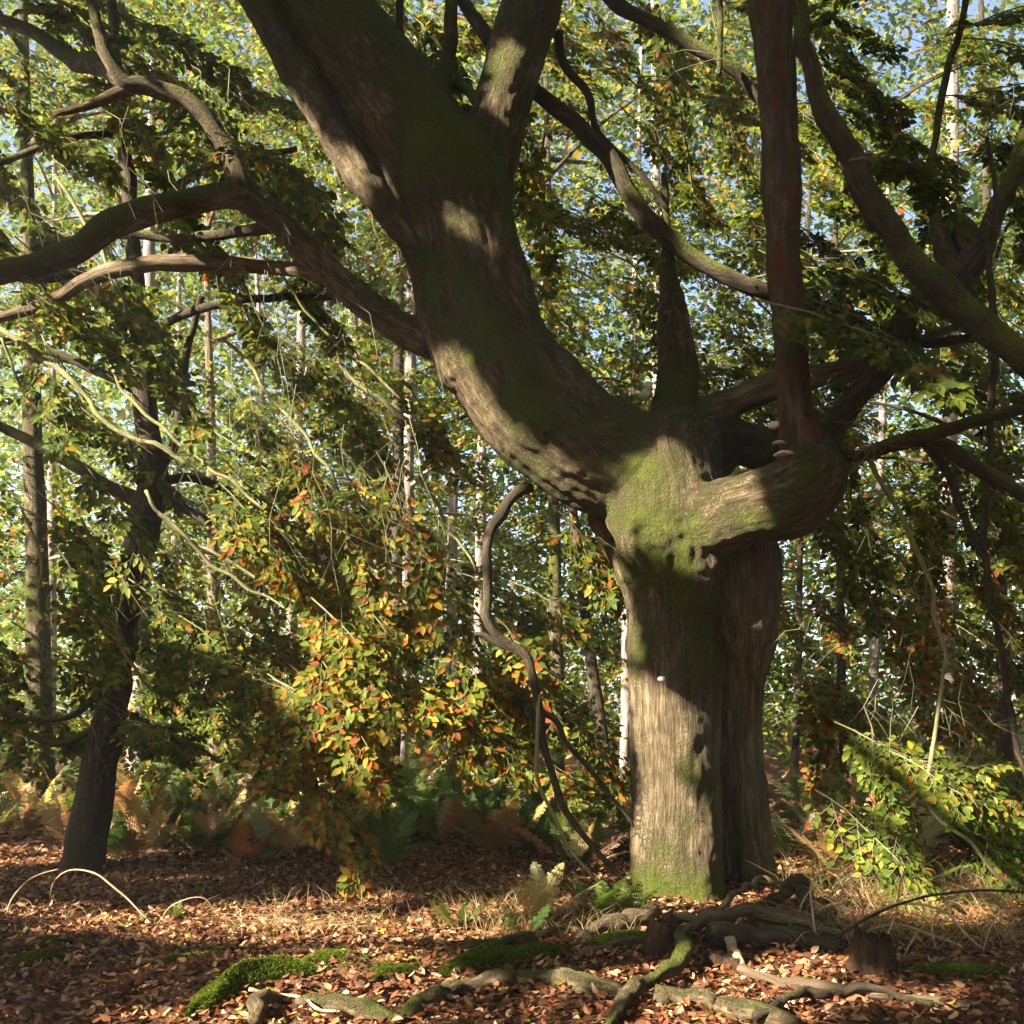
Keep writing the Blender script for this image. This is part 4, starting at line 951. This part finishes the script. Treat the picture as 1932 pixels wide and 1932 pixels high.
lying('fallen_branch', [(1340,1790,20,.04),(1420,1788,24,.04),(1500,1790,22,.04),(1580,1798,17,.02)], M_dark, 'thick dark rotten bough under the pale topped branch', 'branch', moss=.15)
lying('fallen_branch', [(1420,1740,12,.05),(1470,1722,14,.1),(1505,1712,16,.14),(1530,1735,14,.1),(1560,1760,13,.06),(1600,1785,12,.02)], M_dark, 'dark kinked dead branch against the shaded trunk foot', 'branch', moss=.05)
lying('fallen_branch', [(1240,1795,8,.03),(1290,1790,9,.1),(1350,1760,7,.15),(1400,1735,5,.2),(1440,1712,4,.22),(1475,1722,3,.2)], M_dead, 'thin twisted grey stick propped on the dead branches', 'branch', moss=0)
lying('fallen_branch', [(1075,1815,7),(1120,1800,8,.02),(1180,1790,8,.03),(1250,1775,6,.03)], M_dead, 'grey stick lying below the pollard foot', 'branch', moss=.1)
lying('fallen_branch', [(1400,1842,9,.02),(1450,1858,12,.02),(1510,1872,11,.02),(1590,1880,10,.02),(1700,1892,9,.02),(1830,1905,7,.01)], M_dead, 'long half sunlit stick on the leaves below the stump', 'branch', moss=0)
lying('fallen_branch', [(1430,1945,9,.05),(1490,1912,9,.06),(1560,1895,8,.06),(1640,1890,8,.05),(1760,1910,7,.03)], M_dark, 'dark bent stick crossing the bottom of the leaf floor', 'branch', moss=.1)
lying('fallen_branch', [(1378,1800,8,.08),(1395,1830,9,.04),(1405,1850,8,.0)], M_tan, 'short bleached stick leaning under the rotten bough', 'branch', moss=0)
lying('fallen_branch', [(880,1800,7,.02),(1000,1780,7,.04),(1080,1768,8,.04),(1120,1790,7,.02)], M_dead, 'grey half buried stick behind the dark moss cushion', 'branch', moss=.3)
lying('surface_root', [(1095,1775,10,.0),(1140,1764,14,.03),(1190,1756,16,.05),(1235,1745,18,.06)], M_limb, 'pale sunlit root running out from the trunk foot', 'root', moss=.1)
def stump(c, w_, h_, label, seed, mat=M_dead, moss=.2, lean=(0, 0)):
    r = np.random.default_rng(seed); m = 26; rows = 12; V = []; bk = []
    an = np.arange(m)/m*2*np.pi; jag = .22*vnoise(np.stack([np.cos(an)*2.5, np.sin(an)*2.5, np.full(m, seed)], 1), 3) + .12*r.normal(0, .5, m)
    for j in range(rows):
        s = j/(rows-1)
        for i in range(m):
            rr = w_*(1.35 - .6*s + .25*math.exp(-s*8))*(1 + .22*vnoise(np.array([[math.cos(an[i])*2, math.sin(an[i])*2, s*.8+seed]]), 7)[0] + .07*r.normal())
            V.append([c[0]+math.cos(an[i])*rr + lean[0]*s, c[1]+math.sin(an[i])*rr*.8 + lean[1]*s, c[2]-.08 + s*h_*(1+jag[i]*s)]); bk.append([math.cos(an[i])*w_, math.sin(an[i])*w_, s*h_])
    V.append([c[0]+lean[0], c[1], c[2]+h_*.45]); bk.append([0, 0, h_])
    a = (np.arange(rows-1)[:, None]*m + np.arange(m)[None]); b_ = (np.arange(rows-1)[:, None]*m + (np.arange(m)[None]+1) % m)
    f = np.stack([a, b_, b_+m, a+m], -1).reshape(-1, 4); k = (rows-1)*m + np.arange(m); k2 = (rows-1)*m + (np.arange(m)+1) % m
    mb = MB(); V = np.array(V); mb.add(V, [f, np.stack([k, k2, np.full(m, len(V)-1)], 1)], bark=bk, moss=np.clip(moss+.4*fbm(V*6, 2, 5), 0, 1))
    return tag(mb.build('rotten_stump', mat), label, 'stump')
stump(G(1650, 1835), .12, .30, 'crumbling brown rotten stump beside the dark moss mat', 4, M_rot, .15)
stump(G(1235, 1800), .10, .30, 'gnarled dark stump fragment just before the trunk foot', 9, M_rot, .1, (.05, 0))
stump(G(1365, 1825), .14, .14, 'low crumbling root lump beneath the dead branches', 12, M_rot, .05)

# ------------------------------------------------------------------ bracken
def frond_mesh(name, seed, L=1.0, n=20):
    r = np.random.default_rng(seed); mb = MB(); s = np.linspace(0, 1, n+6)
    bend = r.uniform(.5, .9)
    cv = np.stack([L*np.sin(s*bend*1.5)/(bend*1.5)*1.0, .04*np.sin(s*4+seed), L*(1.15*s - .62*bend*s**2.2)], 1)
    t_, n_, b_ = frames(cv)
    twig = MB()
    V = []; Fc = []
    def tri(a, b, c): k = len(V); V.extend([a, b, c]); Fc.append([k, k+1, k+2])
    for i in range(1, len(s)-1):                           # rachis
        w_ = .006*(1-s[i])+.0015; sd = np.array([0, 1, 0])
        k = len(V); V.extend([cv[i-1]+sd*w_, cv[i-1]-sd*w_, cv[i]-sd*w_, cv[i]+sd*w_]); Fc.append([k, k+1, k+2]); Fc.append([k, k+2, k+3])
    for i in range(5, n+5):
        q = (i-5)/n; pl = L*.28*(1-q)**.85*min(1, .55+q*3)*r.uniform(.85, 1.1)
        for sg in (-1, 1):
            dv = norm(t_[i]*.45 + np.array([0, sg, 0]) + np.array([0, 0, r.uniform(-.35, .05)]))
            fwd = norm(t_[i] - dv*(t_[i] @ dv)); m = max(3, int(6*(1-q)+2))
            for j in range(m):
                z = (j+.3)/m; o = cv[i] + dv*pl*z + np.array([0, 0, -.12*pl*z*z]); pw = pl*.26*(1-z)**.7 + .010
                o2 = o + dv*pl/m*.95
                tri(o, o2, o + dv*pl/m*.8 + fwd*pw); tri(o2, o, o + dv*pl/m*.8 - fwd*pw)
    me = bpy.data.meshes.new(name); me.from_pydata([list(map(float, x)) for x in V], [], Fc); me.materials.append(M_fern)
    return me, np.array(V), np.array(Fc)
FR = [frond_mesh('frond', 70+i) for i in range(6)]
FG = [(.06,.105,.025),(.08,.14,.022),(.12,.18,.03),(.07,.12,.03)]; FT = [(.40,.26,.14),(.50,.37,.22),(.28,.14,.06),(.2,.09,.04),(.44,.38,.22)]
r5 = np.random.default_rng(21)
def fern(p_, h_, tan, label, group, nf=None):
    """tan: share of dead plants; a plant is of one kind, with an odd frond of another"""
    kind = 'green' if r5.random() > tan else ('rust' if r5.random() < .4 else 'straw')
    if isinstance(label, dict): group = group + ', ' + kind; label = label[kind]
    rt = thing('bracken_fern', label, 'fern', p_, group); nf = nf or r5.integers(6, 9)
    pal = {'green': FG, 'rust': FT[2:4] + FT[:1], 'straw': FT[:2] + FT[4:]}
    for i in range(nf):
        o = bpy.data.objects.new('frond', FR[r5.integers(0, 6)][0]); col.objects.link(o); o.parent = rt
        s_ = h_*r5.uniform(.75, 1.2); o.scale = (s_, s_*r5.uniform(.8, 1.1), s_*r5.uniform(.8, 1.3))
        o.rotation_euler = (r5.normal(0, .2), r5.normal(-.1, .25), i/nf*2*math.pi + r5.normal(0, .4)); o.location = (0, 0, -.03)
        pk = pal[kind] if r5.random() < .85 else (FT if tan > .3 else FG); c_ = pk[r5.integers(0, len(pk))]; o.color = (*[float(x*r5.uniform(.8, 1.25)) for x in c_], 1)
L_TAN, G_TAN = {'green': 'green bracken among dead fronds around the dark leaning tree', 'rust': 'rust brown dead bracken around the dark leaning tree', 'straw': 'pale straw coloured bracken around the dark leaning tree'}, 'bracken round the leaning tree'
L_GRN, G_GRN = {'green': 'green bracken lining the far edge of the leaf floor', 'rust': 'rust brown bracken among green fronds behind the leaf floor', 'straw': 'straw coloured bracken among green fronds behind the leaf floor'}, 'bracken behind the leaf floor'
L_RGT, G_RGT = {'green': 'green bracken growing on the shaded side of the pollard', 'rust': 'rust brown bracken on the shaded side of the pollard', 'straw': 'straw coloured bracken on the shaded side of the pollard'}, 'bracken beside the pollard'
for _ in range(58):
    d = r5.uniform(10.0, 14.5); u = r5.uniform(-60, 760); x = (u-CU)/FX*d
    if abs(u-170) < 50 and d < 10.4: continue
    fern((x, d, ground(x, d)[0]), r5.uniform(.5, .78), .7, L_TAN, G_TAN)
for _ in range(84):
    d = r5.uniform(9.7, 14.5); u = r5.uniform(230, 1180); x = (u-CU)/FX*d
    fern((x, d, ground(x, d)[0]), r5.uniform(.45, .62) + .06*(d-9.7), .2, L_GRN, G_GRN)
for _ in range(36):
    d = r5.uniform(9.0, 13.5); u = r5.uniform(1490, 1990); x = (u-CU)/FX*d
    fern((x, d, ground(x, d)[0]), r5.uniform(.5, .85), .3, L_RGT, G_RGT)
for (u, v, h_, lb) in ((985,1775,.28,'small lit green fern beside the pollard foot'), (860,1755,.3,'low fern at the edge of the leaf floor beneath the hanging branch'), (330,1735,.16,'tiny bright fern by the arching bramble'),
                       (1120,1735,.42,'dark green fern hugging the left side of the pollard'), (1175,1725,.4,'drooping fern touching the pollard trunk base'), (1010,1740,.4,'yellowing fern under the tip of the hanging branch')):
    fern(tuple(G(u, v)), h_, 0 if 'yellow' not in lb else 1, lb, None)
mb = MB(); 
for _ in range(620):
    d = r5.uniform(13.5, 26); u = r5.uniform(-200, 2150); x = (u-CU)/FX*d; V, Fc = FR[r5.integers(0, 6)][1:]
    a = r5.uniform(0, 2*math.pi); s_ = r5.uniform(.6, 1.0); q2 = np.stack([V[:, 0]*math.cos(a)-V[:, 1]*math.sin(a), V[:, 0]*math.sin(a)+V[:, 1]*math.cos(a), V[:, 2]*1.1], 1)*s_
    c_ = np.array(FT[r5.integers(0, 5)] if r5.random() < .35 else FG[r5.integers(0, 4)])*r5.uniform(.8, 1.3)
    mb.add(q2 + np.array([x, d, ground(x, d)[0]]), Fc, tint=np.tile(c_, (len(V), 1)))
tag(mb.build('distant_bracken', M_fern_a, smooth=False), 'bracken thicket covering the floor between the far trunks', 'bracken', kind='stuff')

# ------------------------------------------------------------------ arching stems, brambles, dry grass
def stem(name, rows, mat, label, cat, group=None, moss=0):
    pts, rr = [], []
    d0 = G(*rows[0][:2])[1]; d1 = G(*rows[-1][:2])[1] if rows[-1][3:] != ('air',) else d0
    for i, row in enumerate(rows):
        d = d0 + (d1-d0)*i/(len(rows)-1); pts.append(P(row[0], row[1], d)); rr.append(row[2]*.5*PX(d))
    pts[0] = pts[0] - [0, 0, .02]
    mb = MB(); tube(mb, pts, rr, 6, .05, .08, moss, 3, wob=.004); return tag(mb.build(name, mat), label, cat, group)
stem('arching_stem', [(10,1730,3),(20,1700,3),(45,1668,3),(75,1650,3),(110,1640,2.5,'air')], M_tan, 'pale arching stem rising from the leaf floor near the leaning tree', 'stem')
stem('arching_stem', [(285,1738,3),(240,1695,4),(205,1665,4),(180,1648,4),(140,1640,3),(115,1650,3),(100,1668,3),(95,1690,2.5,'air')], M_tan, 'crooked arching bramble spanning the foot of the leaning tree', 'stem')
stem('arching_stem', [(300,1735,2.5),(320,1712,2.5),(355,1695,2.5),(385,1695,2),(400,1712,2),(402,1730,2)], M_tan, 'small arched stem beside the tiny bright fern', 'stem')
rb = np.random.default_rng(3)
L_BR, G_BR = 'dry tan bramble stem arching in the sunlit tangle beside the pollard', 'bramble stems in the sunlit tangle'
for rows in ([(1545,1790,4),(1530,1700,4),(1535,1660,4),(1560,1640,4),(1600,1650,4),(1625,1700,4),(1630,1760,3)], [(1580,1760,4),(1585,1690,4),(1600,1660,4),(1620,1650,3),(1632,1690,3,'air')],
             [(1590,1780,4),(1650,1720,4),(1720,1705,5),(1780,1720,5),(1830,1770,5),(1870,1800,4)], [(1560,1775,4),(1680,1745,5),(1760,1765,5),(1820,1790,4)],
             [(1660,1800,4),(1690,1720,4),(1700,1660,4),(1712,1640,3,'air')], [(1500,1745,3),(1520,1690,3),(1550,1670,3),(1580,1690,3),(1590,1720,3)],
             [(1770,1800,3),(1760,1740,3),(1800,1690,3),(1850,1680,3),(1900,1720,3),(1910,1780,3)], [(1850,1800,3),(1880,1730,3),(1932,1715,3,'air')],
             [(1540,1770,3),(1600,1735,3),(1700,1760,3),(1800,1750,3),(1930,1740,3)], [(1700,1810,3),(1740,1750,3),(1810,1740,3),(1900,1770,3)]):
    stem('bramble_stem', rows, M_tan, L_BR, 'bramble', G_BR)
stem('bramble_stem', [(1540,1800,6),(1590,1760,6),(1680,1712,5),(1760,1690,5),(1850,1680,5),(1950,1685,4,'air')], M_dark, 'long dark stem arching over the sunlit tangle', 'stem')
mb = MB(); 
def grass(n, u, v, L, spread, cols, lean=0):
    for _ in range(n):
        p_ = G(r5.uniform(*u), r5.uniform(*v)); a = r5.uniform(0, 2*math.pi); l_ = L*r5.uniform(.5, 1.4)
        dv = np.array([math.cos(a)*spread + lean, math.sin(a)*spread*.6, 1.0]); sd = norm(np.cross(dv, [0, 1, .1]))*.0018
        m1 = p_ + dv*l_*.5; m2 = p_ + dv*l_ + np.array([math.cos(a)*spread*l_*.5, 0, -.35*l_*spread])
        mb.add(np.array([p_-sd, p_+sd, m1+sd*.8, m1-sd*.8, m2]), [np.array([[0,1,2,3]]), np.array([[3,2,4]])], tint=np.tile(np.array(cols[r5.integers(0, len(cols))])*r5.uniform(.8, 1.2), (5, 1)))
DRY = [(.52,.38,.22),(.42,.26,.13),(.6,.47,.3),(.3,.2,.08)]; GRN = [(.10,.15,.02),(.16,.19,.04)]
grass(220, (430,680), (1735,1765), .13, 1.2, DRY); grass(320, (500,1100), (1680,1790), .2, .5, DRY + GRN)
grass(900, (1480,1932), (1690,1800), .26, .9, DRY + GRN); grass(250, (540,860), (1800,1850), .06, .5, GRN); grass(260, (0,500), (1650,1790), .12, .7, DRY+GRN)
grass(700, (1480,1932), (1640,1720), .35, .6, DRY + GRN + GRN); grass(260, (900,1200), (1700,1780), .2, .6, DRY+GRN)
tag(mb.build('dry_grass', M_fern_a, smooth=False), 'dry and green grass blades scattered over the leaf floor', 'grass', kind='stuff')
for o in bpy.data.objects:
    if '_b' in o: del o['_b']
print('TRIS', sum(len(o.data.loops) - 2*len(o.data.polygons) for o in bpy.data.objects if o.type == 'MESH' and o.data.users == 1))

# ------------------------------------------------------------------ autumn air
import os
m, t = newmat('haze_air'); pv = N(t, 'ShaderNodeVolumePrincipled', {'Color': (.86, .93, 1, 1), 'Density': .0012, 'Anisotropy': .2})
N(t, 'ShaderNodeOutputMaterial', {'Volume': pv.outputs[0]})
zs = (-3.0, 44.0); X = 230
hv = np.array([[x, y, z] for z in zs for x, y in ((-X, -X), (X, -X), (X, X+20), (-X, X+20))])
mb = MB(); mb.add(hv, np.array([[0,3,2,1],[4,5,6,7],[0,1,5,4],[1,2,6,5],[2,3,7,6],[3,0,4,7]])); hz = mb.build('haze', m, smooth=False)
tag(hz, 'thin bluish autumn haze between the far trees', 'haze', kind='stuff')
cy.volume_bounces = 0
